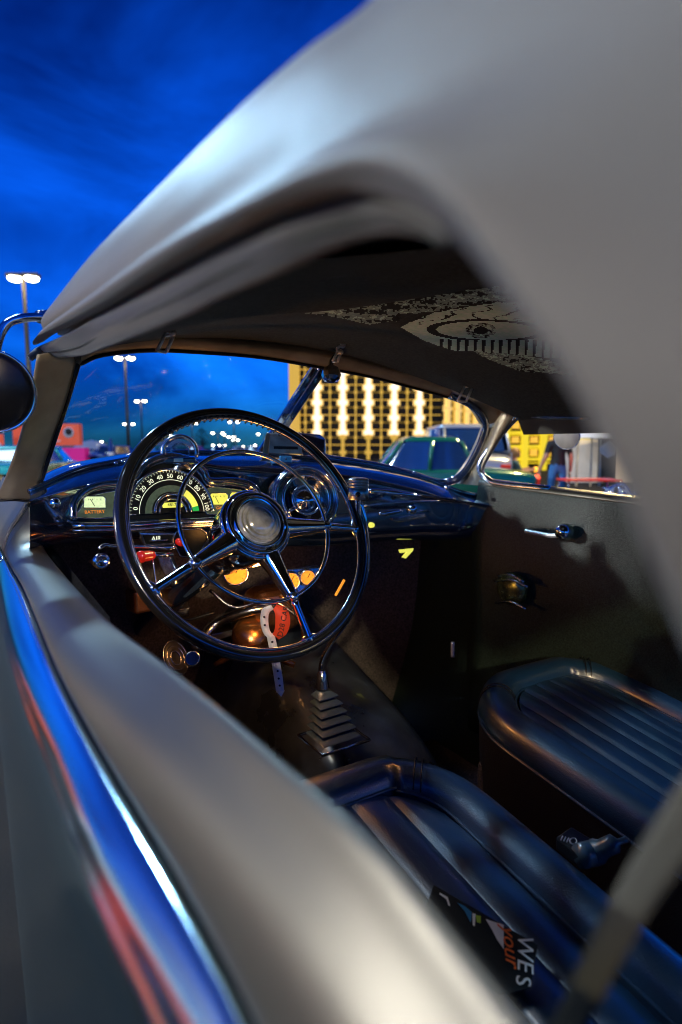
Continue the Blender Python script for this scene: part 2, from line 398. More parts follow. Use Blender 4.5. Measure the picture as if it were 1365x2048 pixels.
# ---- fabric top
A_ = [UX(98, 640, .096), UX(112, 617, .10), UX(200, 514, .12), UX(350, 368, .14), UX(500, 225, .15), UX(640, 107, .155), UX(800, -12, .16), V((.165, .10, H + .19)), V((.16, -.06, H + .18)), V((.135, -.17, H + .12)), V((.105, -.23, H + .02)), V((.085, -.27, H - .12))]
C_ = [UX(84, 672, .089), UX(100, 655, .089), UX(200, 590, .088), UX(350, 492, .087), UX(500, 412, .088), UX(650, 338, .089), UX(790, 296, .090), UX(900, 322, .091), UX(1010, 410, .092), UX(1150, 600, .094), UX(1300, 830, .096), UX(1500, 1230, .10)]
D_ = [UX(70, 690, 0.0940), UX(96, 672, 0.0960), UX(200, 622, 0.0950), UX(350, 535, 0.0930), UX(500, 456, 0.0930), UX(610, 408, 0.0940), UX(720, 384, 0.0950), UX(820, 408, 0.0960), UX(912, 466, 0.0980), UX(1028, 606, 0.1000), UX(1188, 830, 0.1030), UX(1390, 1290, 0.1070)]
fd = [1, 1, 1, 1, 1, 1, .8, .5, .25, .1, 0, 0]
mid1 = [a.lerp(c, .33) + V((-.006, 0, .006)) for a, c in zip(A_, C_)]
mid2 = [a.lerp(c, .60) + V((-.002, 0, .001)) for a, c in zip(A_, C_)]
groove = [a.lerp(c, .82) + V((.006 * k, 0, 0)) for a, c, k in zip(A_, C_, fd)]
tuck = [a + V((.10, 0, .022)) for a in A_]
tuck[0] = A_[0] + V((.03, .0, .01)); tuck[1] = A_[1] + V((.05, 0, .012))
bead = [c.lerp(d, .5) + V((-.007, 0, -.002)) for c, d in zip(C_, D_)]
lip = [d + V((.012, 0, .006)) for d in D_]
Cb = [c + V((-.004, 0, .001)) for c in C_]
top = loft('fabric_top', [tuck, A_, mid1, mid2, groove, Cb, bead, D_, lip], 'silver_canvas', car, 5, 4)
# flap of the top hanging over the drip rail
E_ = [UX(60, 716, 0.0980), UX(150, 714, 0.1250), UX(220, 692, 0.1140), UX(350, 640, 0.1080), UX(450, 592, 0.1060), UX(560, 546, 0.1060), UX(640, 508, 0.1070), UX(720, 478, 0.1080), UX(790, 466, 0.1090), UX(860, 472, 0.1110), UX(905, 500, 0.1130)]
Dd = [UX(66, 700, 0.0960), UX(140, 668, 0.0980), UX(210, 625, 0.0990), UX(350, 543, 0.0980), UX(450, 488, 0.0970), UX(560, 436, 0.0980), UX(640, 405, 0.0990), UX(720, 392, 0.1000), UX(790, 400, 0.1010), UX(850, 430, 0.1020), UX(900, 478, 0.1040)]
Em = [d.lerp(e, .5) + V((-.004 + .0012 * math.sin(i * 2.1), 0, 0)) for i, (d, e) in enumerate(zip(Dd, E_))]
Ee = [p + V((.014, .004, .012 + .003 * math.sin(i * 1.7))) for i, p in enumerate(E_)]
loft('drip_flap', [[p + V((.004, 0, .004)) for p in Dd], Dd, Em, E_, Ee], 'silver_canvas', top, 6, 5)
tube('flap_seam', spline([a.lerp(b, .62) + V((-.0035, 0, 0)) for a, b in zip(Dd, E_)], 5), .0011, 'edge_grey', top, 6)
tube('flap_hem', [U(60, 716, .86), U(84, 700, .87), U(120, 700, .885), U(160, 716, .90), U(158, 724, .905)], .0055, 'silver_canvas', top, 8)
# rest of the roof skin out to the passenger side
rowsT = []
for (x, dz) in ((.26, .0), (.40, .035), (.62, .05), (.85, .035), (1.08, -.01), (1.24, -.085), (1.285, -.15)):
    rowsT.append([V((x, y, hz(min(x, 1.2), y) + .02 + (dz if x < 1.2 else (H + .08 + (dz + .085) - hz(1.2, y))) * 1)) for y in (-.5, -.2, .1, .4, .7, .95, 1.07 + .07 * (1 - ((x - .65) / .6) ** 2))])
ra = [V((p.x, p.y, p.z)) for p in resample(tuck[:9], (-.5, -.2, .1, .4, .7, .95, 1.03))]
loft('roof_skin', [ra] + rowsT, 'silver_canvas', top, 3, 3)
# headliner (inside of the top)
def head_grid(x0, x1, n, y0, y1, m_, fn=hz):
    return [[V((x0 + (x1 - x0) * i / n, y0 + (y1 - y0) * j / m_, fn(x0 + (x1 - x0) * i / n, y0 + (y1 - y0) * j / m_))) for i in range(n + 1)] for j in range(m_ + 1)]
def header_y(x): return 1.02 + .13 * max(0, 1 - ((x - .66) / .56) ** 2)
rowsH = []
for j in range(31):
    k = j / 30
    rowsH.append([V((x, -.45 + (header_y(x) + .45) * k, hz(x, -.45 + (header_y(x) + .45) * k))) for x in [.135 + (1.22 - .135) * i / 30 for i in range(31)]])
loft('headliner', rowsH, 'headliner', top, 1, 1)
# sagging side panel of the liner next to the driver window, ending in a fold
sag = [(300, 655), (420, 640), (560, 630), (700, 617), (850, 594), (1010, 566), (1100, 552)]
fold = [hit_head(u, v, .012) for u, v in sag]
fold2 = [hit_head(u, v - 22, .016) for u, v in sag]
fold3 = [hit_head(u, v - 70, .012) for u, v in sag]
edge = [V((.138, p.y * .92 - .02, hz(.14, p.y) - .012)) for p in fold]
loft('liner_side_panel', [[p + V((0, 0, .010)) for p in fold], fold, fold2, fold3, edge], 'headliner', top, 4, 4)

# ---- screen printed eye on the liner
def on_liner(name, pix, m, off=.003, parent=None, k=3, thick=.0006):
    pts = spline([V((u, v, 0)) for u, v in pix], k, True) if k > 1 else [V((u, v, 0)) for u, v in pix]
    q = [hit_head(p.x, p.y, off) for p in pts]
    bm = bmesh.new(); vs_ = [bm.verts.new(p) for p in q]; f = bm.faces.new(vs_)
    bmesh.ops.triangulate(bm, faces=[f], ngon_method='EAR_CLIP')
    ex = bmesh.ops.extrude_face_region(bm, geom=bm.faces[:])
    for g in ex['geom']:
        if isinstance(g, bmesh.types.BMVert): g.co.z -= thick
    return from_bm(name, bm, m, parent)
def inside(poly, x, y):
    c = False
    for i in range(len(poly)):
        (x1, y1), (x2, y2) = poly[i - 1], poly[i]
        if (y1 > y) != (y2 > y) and x < (x2 - x1) * (y - y1) / (y2 - y1) + x1: c = not c
    return c
from mathutils import noise as mnoise
brow = [(580, 622), (700, 614), (850, 594), (1000, 572), (1120, 560), (1130, 596), (960, 606), (880, 622), (800, 628), (800, 640), (740, 650), (680, 636)]
lid = [(800, 654), (870, 624), (980, 607), (1060, 600), (1160, 606), (1170, 720), (1100, 716), (1000, 706), (900, 700), (850, 682)]
cheek = [(945, 702), (1000, 700), (1060, 712), (1140, 732), (1150, 752), (1040, 742), (985, 722)]
def print_tone(u, v):
    """0 black, 1 mid, 2 light, None outside the print"""
    n1 = mnoise.noise(V((u * .016, v * .10, 0))); n2 = mnoise.noise(V((u * .07, v * .16, 5))); n3 = mnoise.noise(V((u * .2, v * .3, 9)))
    jit = n2 * 6
    if inside(brow, u + jit, v + jit * .5): val = .55 + n1 * .8 + n2 * .7 + n3 * .5
    elif inside(lid, u + jit * .4, v + jit * .4):
        ex, ey = (u - 975) / 105, (v - 661 - (u - 975) * .02) / 19          # the open eye
        d = ex * ex + ey * ey
        val = 1.25 + n1 * .4 + n3 * .3 - max(0, (v - 690) / 40)
        if abs(math.sin((u + v * 2.2) * .055 + n1 * 3)) < .22 and v < 650: val -= .9   # folds over the lid
        if d < 1.35: val = .05
        if d < .95:
            ix, iy = (u - 962) / 30, (v - 661) / 16; q = ix * ix + iy * iy
            val = 1.3 + n3 * .4
            if q < 1: val = .75 + n2 * .9 + n3 * .9
            if q < .22: val = .0
        if v > 679 + (u - 900) * .01 and u > 880:                            # lower lashes
            k = (u - 880) % 17; val = .15 if k < 5 + (700 - v) * .12 else 1.35 + n3 * .3
    elif inside(cheek, u + jit, v + jit): val = .7 + n1 * .7 + n2 * .8 + n3 * .6
    else: return None
    return 0 if val < .42 else (1 if val < .95 else 2)
def printed():
    st = 2; vid = {}; vs_ = []; fs = []; mi = []
    def vt(i, j):
        if (i, j) not in vid:
            vid[(i, j)] = len(vs_); vs_.append(tuple(hit_head(576 + i * st, 552 + j * st, .0022)))
        return vid[(i, j)]
    for j in range(102):
        for i in range(300):
            tn = print_tone(576 + (i + .5) * st, 552 + (j + .5) * st)
            if tn is None: continue
            fs.append((vt(i, j), vt(i + 1, j), vt(i + 1, j + 1), vt(i, j + 1))); mi.append(tn)
    me = bpy.data.meshes.new('printed_eye'); me.from_pydata(vs_, [], fs); me.update()
    o = link('printed_eye', me, ['art_dark', 'art_pale', 'art_light'], top, False)
    for p, m_ in zip(me.polygons, mi): p.material_index = m_
    tag(o, 'pale distressed print of an eye with lashes on the black roof lining')
printed()

# ---- windscreen header, glass, divider
Tt = [(148, 706), (200, 678), (300, 662), (400, 668), (520, 683), (660, 700), (760, 727), (860, 752), (940, 775), (1000, 803), (1032, 832)]
Gg = [(160, 726), (205, 708), (300, 699), (400, 703), (520, 713), (640, 733), (740, 752), (830, 775), (900, 795), (945, 815), (970, 850)]
tt = [.90, .92, .99, 1.07, 1.18, 1.30, 1.38, 1.45, 1.50, 1.53, 1.55]
Tp = [U(u, v, t) for (u, v), t in zip(Tt, tt)]
Gp = [U(u, v, t + .005) for (u, v), t in zip(Gg, tt)]
mh = [a.lerp(b, .5) - V((0, .010, .0)) for a, b in zip(Tp, Gp)]
header = loft('windscreen_header', [[p + V((0, .02, .02)) for p in Tp], Tp, mh, Gp, [p + V((0, .02, .004)) for p in Gp]], 'pillar_paint', car, 5, 4)
tube('header_seal', [p + V((0, .0, -.002)) for p in spline(Gp, 5)], .0035, 'rubber', header, 8)
tube('liner_welt', [p + V((0, -.003, .004)) for p in spline(Tp, 5)], .004, 'rubber', header, 8)
Ww = [(74, 978, 1.0), (120, 947, 1.04), (200, 925, 1.12), (350, 903, 1.28), (535, 900, 1.55), (650, 912, 1.62), (750, 927, 1.68), (830, 945, 1.70), (880, 962, 1.70), (925, 945, 1.66), (960, 885, 1.60)]
Wp = [U(*p) for p in Ww]
gw = [a.lerp(b, .5) for a, b in zip(Gp, Wp)]
cx = 4
loft('windscreen_pane', [Gp[:6], gw[:6], Wp[:6]], 'glass', car, 4, 4)
loft('windscreen_pane', [Gp[5:], gw[5:], Wp[5:]], 'glass', car, 4, 4)
# black rubber surround with rounded passenger corner
sur = [(640, 914), (750, 930), (830, 950), (885, 966), (925, 952), (955, 905), (972, 860), (966, 832), (940, 808), (900, 790)]
sut = [1.61, 1.67, 1.69, 1.70, 1.665, 1.62, 1.58, 1.55, 1.52, 1.50]
tube('corner_seal', spline([U(u, v, t - .01) for (u, v), t in zip(sur, sut)], 5), .010, 'black_gloss_skyblue', car, 10)
tube('corner_bead', spline([U(u - 4, v - 6, t - .02) for (u, v), t in zip(sur[2:7], sut[2:7])], 5), .0035, 'chrome', car, 8)
dv0, dv1 = U(640, 735, 1.30), U(528, 905, 1.54)
divd = empty('windscreen_divider', dv1); divd.parent = car; bpy_inv(divd, car)
def strip(name, a, b, wv, th, m, parent):
    dirv = (b - a).normalized(); n = (EYE - (a + b) / 2).normalized(); s = dirv.cross(n).normalized() * wv / 2
    return prism(name, [a - s, a + s, b + s, b - s], -n * th, m, parent, bevel=min(wv, th) * .3)
sx_ = V((.011, 0, 0))
strip('divider_bar', dv0 - sx_, dv1 - sx_, .019, .02, 'chrome', divd)
strip('divider_bar', dv0 + sx_, dv1 + sx_, .019, .018, 'black_gloss_skyblue', divd)
# passenger pillar: satin face between windscreen corner and side window
pA = [U(1000, 800, 1.535), U(985, 835, 1.56), U(968, 880, 1.60), U(945, 925, 1.66), U(912, 967, 1.69)]
pB = [U(1034, 830, 1.50), U(1012, 858, 1.52), U(985, 900, 1.55), U(965, 940, 1.57), U(985, 972, 1.56)]
loft('windscreen_pillar', [[p + V((0, .03, 0)) for p in pA], pA, [(a + b) / 2 - V((.012, .012, 0)) for a, b in zip(pA, pB)], pB, [p + V((.03, .02, 0)) for p in pB]], 'pillar_paint', car, 5, 4)
# side window frame, passenger (round lower corner)
sw = [(1180, 836, 1.33), (1100, 834, 1.42), (1036, 832, 1.50), (1016, 852, 1.53), (985, 890, 1.56), (962, 925, 1.58), (962, 945, 1.58), (975, 958, 1.56), (1000, 968, 1.54), (1100, 978, 1.46), (1190, 988, 1.38), (1290, 1000, 1.29)]
swp = [U(*p) for p in sw]
tube('side_window_channel', spline(swp[2:10], 6), .009, 'chrome_worn', car, 10)
tube('side_window_rail', spline(swp[:4], 4), .006, 'black_gloss_skyblue', car, 8)
# passenger door: dark card, chrome sill cap
pdr = empty('passenger_door', (1.4, .8, H - .5)); pdr.parent = car; bpy_inv(pdr, car)
s0 = [U(960, 962, 1.58), U(1100, 980, 1.46), U(1200, 992, 1.37), U(1320, 1008, 1.27), U(1500, 1050, 1.12)]
loft('door_card', [s0, [p + V((-.012, -.005, -.02)) for p in s0], [p + V((-.03, 0, -.2)) for p in s0], [p + V((-.02, 0, -.42)) for p in s0], [p + V((-.02, 0, -.72)) for p in s0]], 'vinyl_door', pdr, 5, 4, thick=-.004)
loft('sill_cap', [[p + V((.05, .02, .004)) for p in s0], [p + V((.02, .0, .006)) for p in s0], [p + V((-.004, -.002, .0015)) for p in s0], [p + V((-.009, -.004, -.010)) for p in s0]], 'satin_paint', pdr, 5, 3, thick=.002)
DN = V((-1, -.12, 0)).normalized()
def dc(u, v, x=1.16): return UX(u, v, x)
hp = [(1052, 1062), (1072, 1066), (1100, 1071), (1122, 1071)]
hnd = tube('inner_handle', spline([dc(u, v, 1.19) for u, v in hp], 5), .006, 'latch_steel', pdr, 10)
lathe('handle_boss', dc(1128, 1064, 1.20), DN, [(0, .02), (.014, .018), (.019, .008), (.021, 0), (.021, -.01)], 'chrome', pdr, 24)
cl = dc(1022, 1178, 1.165)
lathe('round_speaker', cl, DN, [(.0, .016), (.028, .013), (.040, .006), (.044, 0), (.044, -.01)], 'speaker_gauze', pdr, 36)
for dv, ww in ((-22, 26), (-12, 34), (32, 30)):
    tube('speaker_bar', spline([dc(1022 - ww, 1178 + dv - 4, 1.148), dc(1022, 1178 + dv - 6, 1.143), dc(1022 + ww, 1178 + dv + 8, 1.148)], 4), .0035, 'chrome_worn', pdr, 8)
for u, v in ((812, 1103), ):
    q = UX(u, v, 1.10)
    prism('courtesy_reflector', [UY(u, v, 1.22) for u, v in ((800, 1100), (828, 1097), (826, 1102), (812, 1117), (806, 1115), (815, 1104), (802, 1106))], V((0, .006, 0)), 'dial_yellow', car)

# ---- dashboard
X_ = [(60, 1.02), (150, 1.10), (230, 1.14), (340, 1.17), (450, 1.19), (535, 1.2), (650, 1.2), (750, 1.18), (850, 1.14), (920, 1.10), (1000, 1.06)]
Wd = [(58, 985, 1.0), (150, 938, 1.08), (230, 919, 1.16), (340, 904, 1.28), (450, 902, 1.42), (535, 904, 1.53), (650, 916, 1.60), (750, 931, 1.66), (850, 955, 1.68), (930, 985, 1.60), (1010, 1000, 1.56)]
cowl = [U(*p) for p in Wd]
vcrest = [990, 952, 934, 912, 915, 918, 928, 942, 964, 988, 1000]
vroll = [1000, 974, 958, 922, 934, 942, 950, 964, 986, 1000, 1012]
vface = [1012, 992, 985, 958, 968, 975, 982, 990, 1002, 1008, 1020]
vbot = [1080, 1064, 1062, 1060, 1066, 1074, 1078, 1070, 1066, 1066, 1066]
r1 = [UY(u, v, y + .05) for (u, y), v in zip(X_, vcrest)]
r2 = [UY(u, v, y + .005) for (u, y), v in zip(X_, vroll)]
r3 = [UY(u, v, y + .01) for (u, y), v in zip(X_, vface)]
r4 = [UY(u, v, y + .03) for (u, y), v in zip(X_, vbot)]
r5 = [p + V((0, .06, -.03)) for p in r4]
r6 = [p + V((0, .25, -.05)) for p in r4]
r7 = [p + V((0, .42, -.7)) for p in r4]
dash = loft('dashboard', [cowl, r1, r2, r3, r4, r5, r6], 'black_gloss_skyblue', car, 6, 5)
loft('firewall', [[p + V((0, .01, .0)) for p in r6], [p + V((0, .05, -.3)) for p in r6], r7], 'carpet', car, 4, 3)
cc = [a.lerp(b, .35) + V((0, 0, .004)) for a, b in zip(cowl, r1)]
tube('dash_edge_bead', spline([a.lerp(b, .55) + V((0, 0, .004)) for a, b in zip(cowl, r1)], 5), .005, 'black_gloss_skyblue', dash, 10)
# outside the windscreen: bonnet top just visible as a dark sill
loft('bonnet', [[p + V((0, .02, -.012)) for p in cowl], [p + V((0, .20, .0)) for p in cowl], [p + V((0, .55, -.05)) for p in cowl], [p + V((0, .9, -.18)) for p in cowl]], 'black_gloss_skyblue', car, 4, 4)

# instrument cluster, all laid out on the plane of the dash face
PN = V((.10, -.97, .22)).normalized()
PO = UY(338, 1000, 1.135)
def cp(u, v, d=0): return UP(u, v, PO + PN * d, PN)
PX = (cp(400, 1000) - cp(300, 1000)).normalized()
PXd = (cp(420, 1034) - cp(160, 1046)).normalized()     # direction in which the cluster baseline runs
PUp = PN.cross(PXd).normalized()
outer = [(146, 1046), (150, 1018), (166, 992), (200, 978), (240, 974), (268, 970), (284, 945), (310, 928), (345, 922), (380, 932), (402, 950), (416, 970), (460, 970), (495, 978), (514, 1000), (518, 1024), (430, 1036), (300, 1042)]
op = spline([cp(u, v) for u, v in outer], 4, True)
clus = prism('instrument_cluster', op, -PN * .02, 'dial_black', dash)
tube('cluster_bezel', op, .0042, 'black_gloss_skyblue', dash, 8, True)
wing = [(158, 1036), (160, 1018), (175, 998), (205, 986), (272, 982), (272, 1028)]
wing2 = [(414, 978), (460, 977), (492, 984), (508, 1004), (508, 1020), (414, 1028)]
for wq in (wing, wing2):
    q = spline([cp(u, v, .003) for u, v in wq], 3, True)
    prism('wing_panel', q, -PN * .002, 'dial_green', dash)
    tube('wing_trim', q, .0018, 'chrome', dash, 8, True)
for (u, v, wd, hg, mm) in ((190, 1004, 22, 12, 'dial_cream'), (250, 1001, 20, 12, 'dial_cream'), (438, 998, 19, 12, 'dial_yellow'), (476, 996, 16, 12, 'dial_yellow')):
    q = [(u - wd, v + hg), (u - wd, v - hg * .6), (u - wd * .75, v - hg), (u + wd * .75, v - hg), (u + wd, v - hg * .6), (u + wd, v + hg)]
    prism('small_gauge', [cp(a, b, .006) for a, b in q], -PN * .002, mm, dash)
    tube('gauge_rim', [cp(a, b, .0065) for a, b in q], .0013, 'chrome_worn', dash, 6, True)
    c0 = cp(u, v + hg * .7, .0068); tube('gauge_needle', [c0, cp(u - wd * .4, v - hg * .5, .0068)], .0006, 'print_black', dash, 5)
    for kk in (-.55, -.2, .2, .55):
        a = cp(u + wd * kk, v - hg * .55, .0066); tube('gauge_mark', [a, a - PUp * .003], .0006, 'print_black', dash, 4)
for s_, u, v, z in (('BATTERY', 190, 1024, .0085), ('OIL', 252, 1021, .0085), ('GAS', 440, 1016, .0085)):
    text('gauge_word', s_, cp(u, v, .005), PXd, PN, z, 'print_orange', dash)
# speedometer: half dome
SCc = cp(344, 1026, .004)
def sp_pt(rp, ang, d=.006):           # radius in metres on the dial plane
    return SCc + PXd * (math.cos(ang) * rp) + PUp * (math.sin(ang) * rp) + PN * d
RS = (cp(340, 936) - cp(340, 1026)).length
q = [sp_pt(RS * .94, math.pi * i / 30) for i in range(31)]
prism('speedometer_face', q, -PN * .003, 'dial_black', dash)
tube('speedometer_rim', [sp_pt(RS * .95, math.pi * i / 30) for i in range(31)], .003, 'chrome', dash, 8)
tube('speedometer_rim', [sp_pt(RS * .72, math.pi * i / 30, .0066) for i in range(31)], .0006, 'print_white', dash, 5)
for i in range(11):
    a = math.pi * (1 - (i + .5) / 11); s_ = str(i * 10) if i else '0'
    xd = PXd * math.sin(a) - PUp * math.cos(a)
    text('speed_numeral', s_, sp_pt(RS * .80, a, .007), xd, PN, .0125, 'print_white', dash)
for i in range(41):
    a = math.pi * i / 40
    tube('speed_tick', [sp_pt(RS * .885, a, .007), sp_pt(RS * .92, a, .007)], .0005, 'print_white', dash, 4)
def arc_band(name, r0, r1_, a0, a1, m, d):
    n = 16; bm = bmesh.new()
    p = [sp_pt(r0, a0 + (a1 - a0) * i / n, d) for i in range(n + 1)] + [sp_pt(r1_, a1 + (a0 - a1) * i / n, d) for i in range(n + 1)]
    add_prism(bm, p, -PN * .0015); return from_bm(name, bm, m, dash)
arc_band('dial_band', RS * .46, RS * .60, math.pi, .95, 'dial_green', .0075)
arc_band('dial_band', RS * .46, RS * .60, .95, .22, 'dial_yellow', .0075)
arc_band('dial_band', RS * .46, RS * .60, .22, .03, 'needle_green', .0075)
tube('dial_ring', [sp_pt(RS * .40, math.pi * i / 20, .009) for i in range(21)], .0032, 'chrome', dash, 8)
tube('dial_ring', [sp_pt(RS * .30, math.pi * i / 20, .009) for i in range(21)], .0022, 'chrome', dash, 8)
q = [SCc + PXd * a + PUp * b + PN * .009 for a, b in ((-.020, .010), (.020, .010), (.020, .020), (-.020, .020))]
prism('odometer_window', q, -PN * .003, 'dial_yellow', dash, .001)
text('odometer_digits', '48172', SCc + PUp * .015 + PN * .0097, PXd, PN, .009, 'print_black', dash)
# chrome ledge under the cluster
led = [(146, 1052), (260, 1050), (340, 1044), (430, 1040), (520, 1034)]
for dv, rr, nm in ((0, .0065, 'chrome'), (9, .0045, 'chrome_worn')):
    tube('chrome_ledge', spline([cp(u, v + dv, .010 - dv * .0008) for u, v in led], 4), rr, nm, dash, 10)
# hood rib over cluster
tube('cluster_hood', spline([cp(u, v, .004) for u, v in ((146, 1040), (148, 1008), (168, 983), (205, 969), (262, 962), (285, 936), (312, 919), (345, 913), (382, 922), (408, 944), (420, 962), (470, 962), (505, 972), (524, 1000))], 5), .008, 'black_gloss_skyblue', dash, 10)
# screws and highlights along the crest
for u, v in ((232, 926), (246, 922), (270, 940), (276, 946)):
    lathe('trim_screw', UY(u, v, 1.15), V((0, -.6, .8)), [(0, .002), (.003, .0015), (.004, 0)], 'chrome', dash, 10)

# round dash speaker
SN = V((-.16, -.96, .2)).normalized(); SO = UY(612, 1000, 1.125)
def spx(u, v, d=0): return UP(u, v, SO + SN * d, SN)
rs = (spx(678, 1000) - spx(546, 1000)).length / 2
lathe('speaker_bezel', SO, SN, [(rs * 1.0, -.05), (rs * 1.04, -.01), (rs * 1.0, .004), (rs * .88, .006), (rs * .82, 0), (rs * .8, -.012), (0, -.014)], 'black_gloss_skyblue', dash, 48)
for k_, rr, mm in ((.93, .0035, 'chrome'), (.70, .0040, 'chrome'), (.42, .0032, 'chrome')):
    x, y, n = basis(SN)
    tube('speaker_ring', [SO + SN * .006 + (x * math.cos(a) + y * math.sin(a)) * rs * k_ for a in [TAU * i / 48 for i in range(48)]], rr, mm, dash, 8, True)
for a in (R(90), R(210), R(330)):
    tube('speaker_spoke', [SO + SN * .005 + (x * math.cos(a) + y * math.sin(a)) * rs * .45, SO + SN * .005 + (x * math.cos(a) + y * math.sin(a)) * rs * .68], .005, 'chrome_worn', dash, 8)
lathe('speaker_cone', SO + SN * -.008, SN, [(rs * .40, 0), (rs * .30, .012), (rs * .12, .016), (0, .022)], 'chrome', dash, 30)

# glove box trim on the passenger side
def gy(u, v, y=1.12): return UY(u, v, y)
tube('dash_spear', spline([gy(735, 982, 1.15), gy(770, 984, 1.13), gy(805, 988, 1.12), gy(842, 992, 1.12)], 5), [.003] + [.0075] * 9 + [.006] * 4 + [.002] * 2, 'chrome', dash, 10)
tube('dash_spear', spline([gy(728, 1012, 1.15), gy(780, 1006, 1.13), gy(830, 1003, 1.12), (gy(885, 1002, 1.12))], 5), .0028, 'chrome_worn', dash, 8)
tube('dash_spear', spline([gy(758, 1028), gy(780, 1025), gy(806, 1021)], 4), [.003, .006, .007, .007, .007, .007, .006, .005, .003], 'chrome', dash, 10)
lathe('glovebox_lock', gy(820, 1019), V((-.2, -1, .1)), [(0, .022), (.009, .022), (.011, .018), (.011, 0)], 'chrome', dash, 20)
prism('glovebox_latch', [gy(785, 1036), gy(850, 1026), gy(852, 1034), gy(800, 1044), gy(786, 1042)], V((0, .012, 0)), 'chrome_worn', dash, .002)
tube('glovebox_latch', [gy(822, 1022), gy(858, 1022)], .003, 'chrome', dash, 8)
lathe('dash_button', gy(893, 976, 1.12), V((-.2, -1, .3)), [(0, .01), (.005, .01), (.006, 0)], 'chrome', dash, 16)
lathe('dash_button', UY(110, 1008, 1.04), V((-.1, -1, .2)), [(0, .016), (.007, .016), (.009, .01), (.006, .0)], 'chrome', dash, 16)
lathe('dash_button', gy(742, 1050, 1.1), V((-.2, -1, .1)), [(0, .01), (.006, .01), (.007, 0)], 'dial_yellow', dash, 16)

# lower panel: vent control with the word AIR, ash tray frame, knobs
LN = V((-.05, -.97, -.22)).normalized(); LO = UY(340, 1085, 1.16)
def lp(u, v, d=0): return UP(u, v, LO + LN * d, LN)
prism('vent_control', [lp(279, 1066), lp(352, 1066), lp(350, 1092), lp(290, 1094), lp(282, 1084)], -LN * .015, 'chrome_worn', dash, .003)
prism('vent_plate', [lp(286, 1070, .001), lp(346, 1070, .001), lp(344, 1086, .001), lp(292, 1088, .001)], -LN * .002, 'dial_black', dash)
text('vent_word', 'AIR', lp(313, 1077, .003), PXd, LN, .013, 'print_white', dash)
tube('vent_lever', [lp(300, 1082, .006), lp(336, 1080, .006)], .002, 'chrome', dash, 8)
ash = [lp(345, 1080), lp(352, 1064), lp(366, 1058), lp(402, 1057), lp(412, 1064), lp(416, 1078), lp(404, 1100), lp(384, 1116), lp(360, 1112)]
prism('ash_tray', ash, -LN * .02, 'dial_black', dash, .003)
tube('ash_tray_rim', [p + LN * .001 for p in ash], .0022, 'chrome_worn', dash, 8, True)
kb = UY(195, 1122, .98)
lathe('headlamp_switch', kb, V((.1, -1, .15)), [(0, .024), (.006, .024), (.008, .027), (.0125, .026), (.0125, .012), (.007, .008), (.006, -.03)], 'chrome', dash, 24)

# ---- steering wheel
WN = V((math.sin(R(4.8)) * math.cos(R(28.5)), -math.cos(R(4.8)) * math.cos(R(28.5)), math.sin(R(28.5)))); WC = U(511, 1052, .97)
WX = V((math.cos(R(4.8)), math.sin(R(4.8)), 0)); WY = WN.cross(WX)
def wp(r, a, d=0): return WC + WX * (math.cos(a) * r) + WY * (math.sin(a) * r) + WN * d
def wa(u, v, d=0):
    p = UP(u, v, WC + WN * d, WN) - WC; return math.atan2(p.dot(WY), p.dot(WX)), math.hypot(p.dot(WX), p.dot(WY))
rw = [wa(u, v)[1] for u, v in ((432, 828), (723, 1110), (592, 1318), (230, 1010))]
RW = .221
sw_ = empty('steering_wheel', WC); sw_.parent = car; bpy_inv(sw_, car)
tube('rim', [wp(RW, TAU * i / 96) for i in range(96)], .0100, 'wheel_black', sw_, 16, True)
tube('rim_inlay', [wp(RW - .0108, TAU * i / 96, .0035) for i in range(96)], .0022, 'chrome_worn', sw_, 8, True)
for i in range(22):      # finger notches on the inner side of the rim
    a = R(60) + i * R(3.2)
    tube('rim_grip', [wp(RW - .0115, a, -.005), wp(RW - .0125, a, .002), wp(RW - .009, a, .008)], .0020, 'wheel_black', sw_, 6)
RH = .137
tube('horn_ring', [wp(RH, TAU * i / 80, .012) for i in range(80)], .0036, 'chrome', sw_, 12, True)
for (u, v) in ((300, 1185), (716, 1058), (625, 1292)):
    a, _ = wa(u, v)
    n = 12
    pts = [wp(.050 + (RH - .050) * k / n, a, -.004 + .014 * k / n) for k in range(n + 1)]
    bm = bmesh.new(); add_tube(bm, pts, [.024 - .0135 * (k / n) ** .6 for k in range(n + 1)], 16)
    from_bm('spoke_fairing', bm, 'chrome', sw_, True)
    lathe('ring_clamp', wp(RH, a, .012), WN, [(0, .009), (.007, .008), (.010, .002), (.010, -.006)], 'chrome_worn', sw_, 16)
    pts = [wp(RH + (RW - RH) * k / 6, a, .008 - .008 * k / 6) for k in range(7)]
    tube('spoke', pts, [.0080, .0076, .0072, .0068, .0066, .0066, .008], 'chrome', sw_, 12)
    tube('spoke_socket', [wp(RW - .010, a - .09, .0), wp(RW - .014, a, .001), wp(RW - .010, a + .09, .0)], [.003, .0075, .003], 'chrome_worn', sw_, 10)
HB = WC - WN * .052 - WX * .001; HS = 1.24
def hs(p): return [(r_ * HS, h_) for r_, h_ in p]
lathe('hub_shell', HB, WN, hs([(.030, -.05), (.044, -.02), (.050, .02), (.0515, .05), (.0515, .060), (.048, .064), (.0465, .062)]), 'chrome', sw_, 48)
lathe('hub_ring', HB, WN, hs([(.047, .060), (.046, .068), (.043, .071), (.0405, .068), (.039, .068), (.037, .073), (.034, .074), (.0325, .071), (.031, .071)]), 'chrome', sw_, 48)
lathe('horn_button', HB, WN, hs([(.031, .070), (.030, .076), (.0275, .077), (.0265, .0745), (.025, .0775), (.0215, .079), (.0205, .077), (.019, .080), (.010, .083), (0, .084)]), 'crystal', sw_, 40)
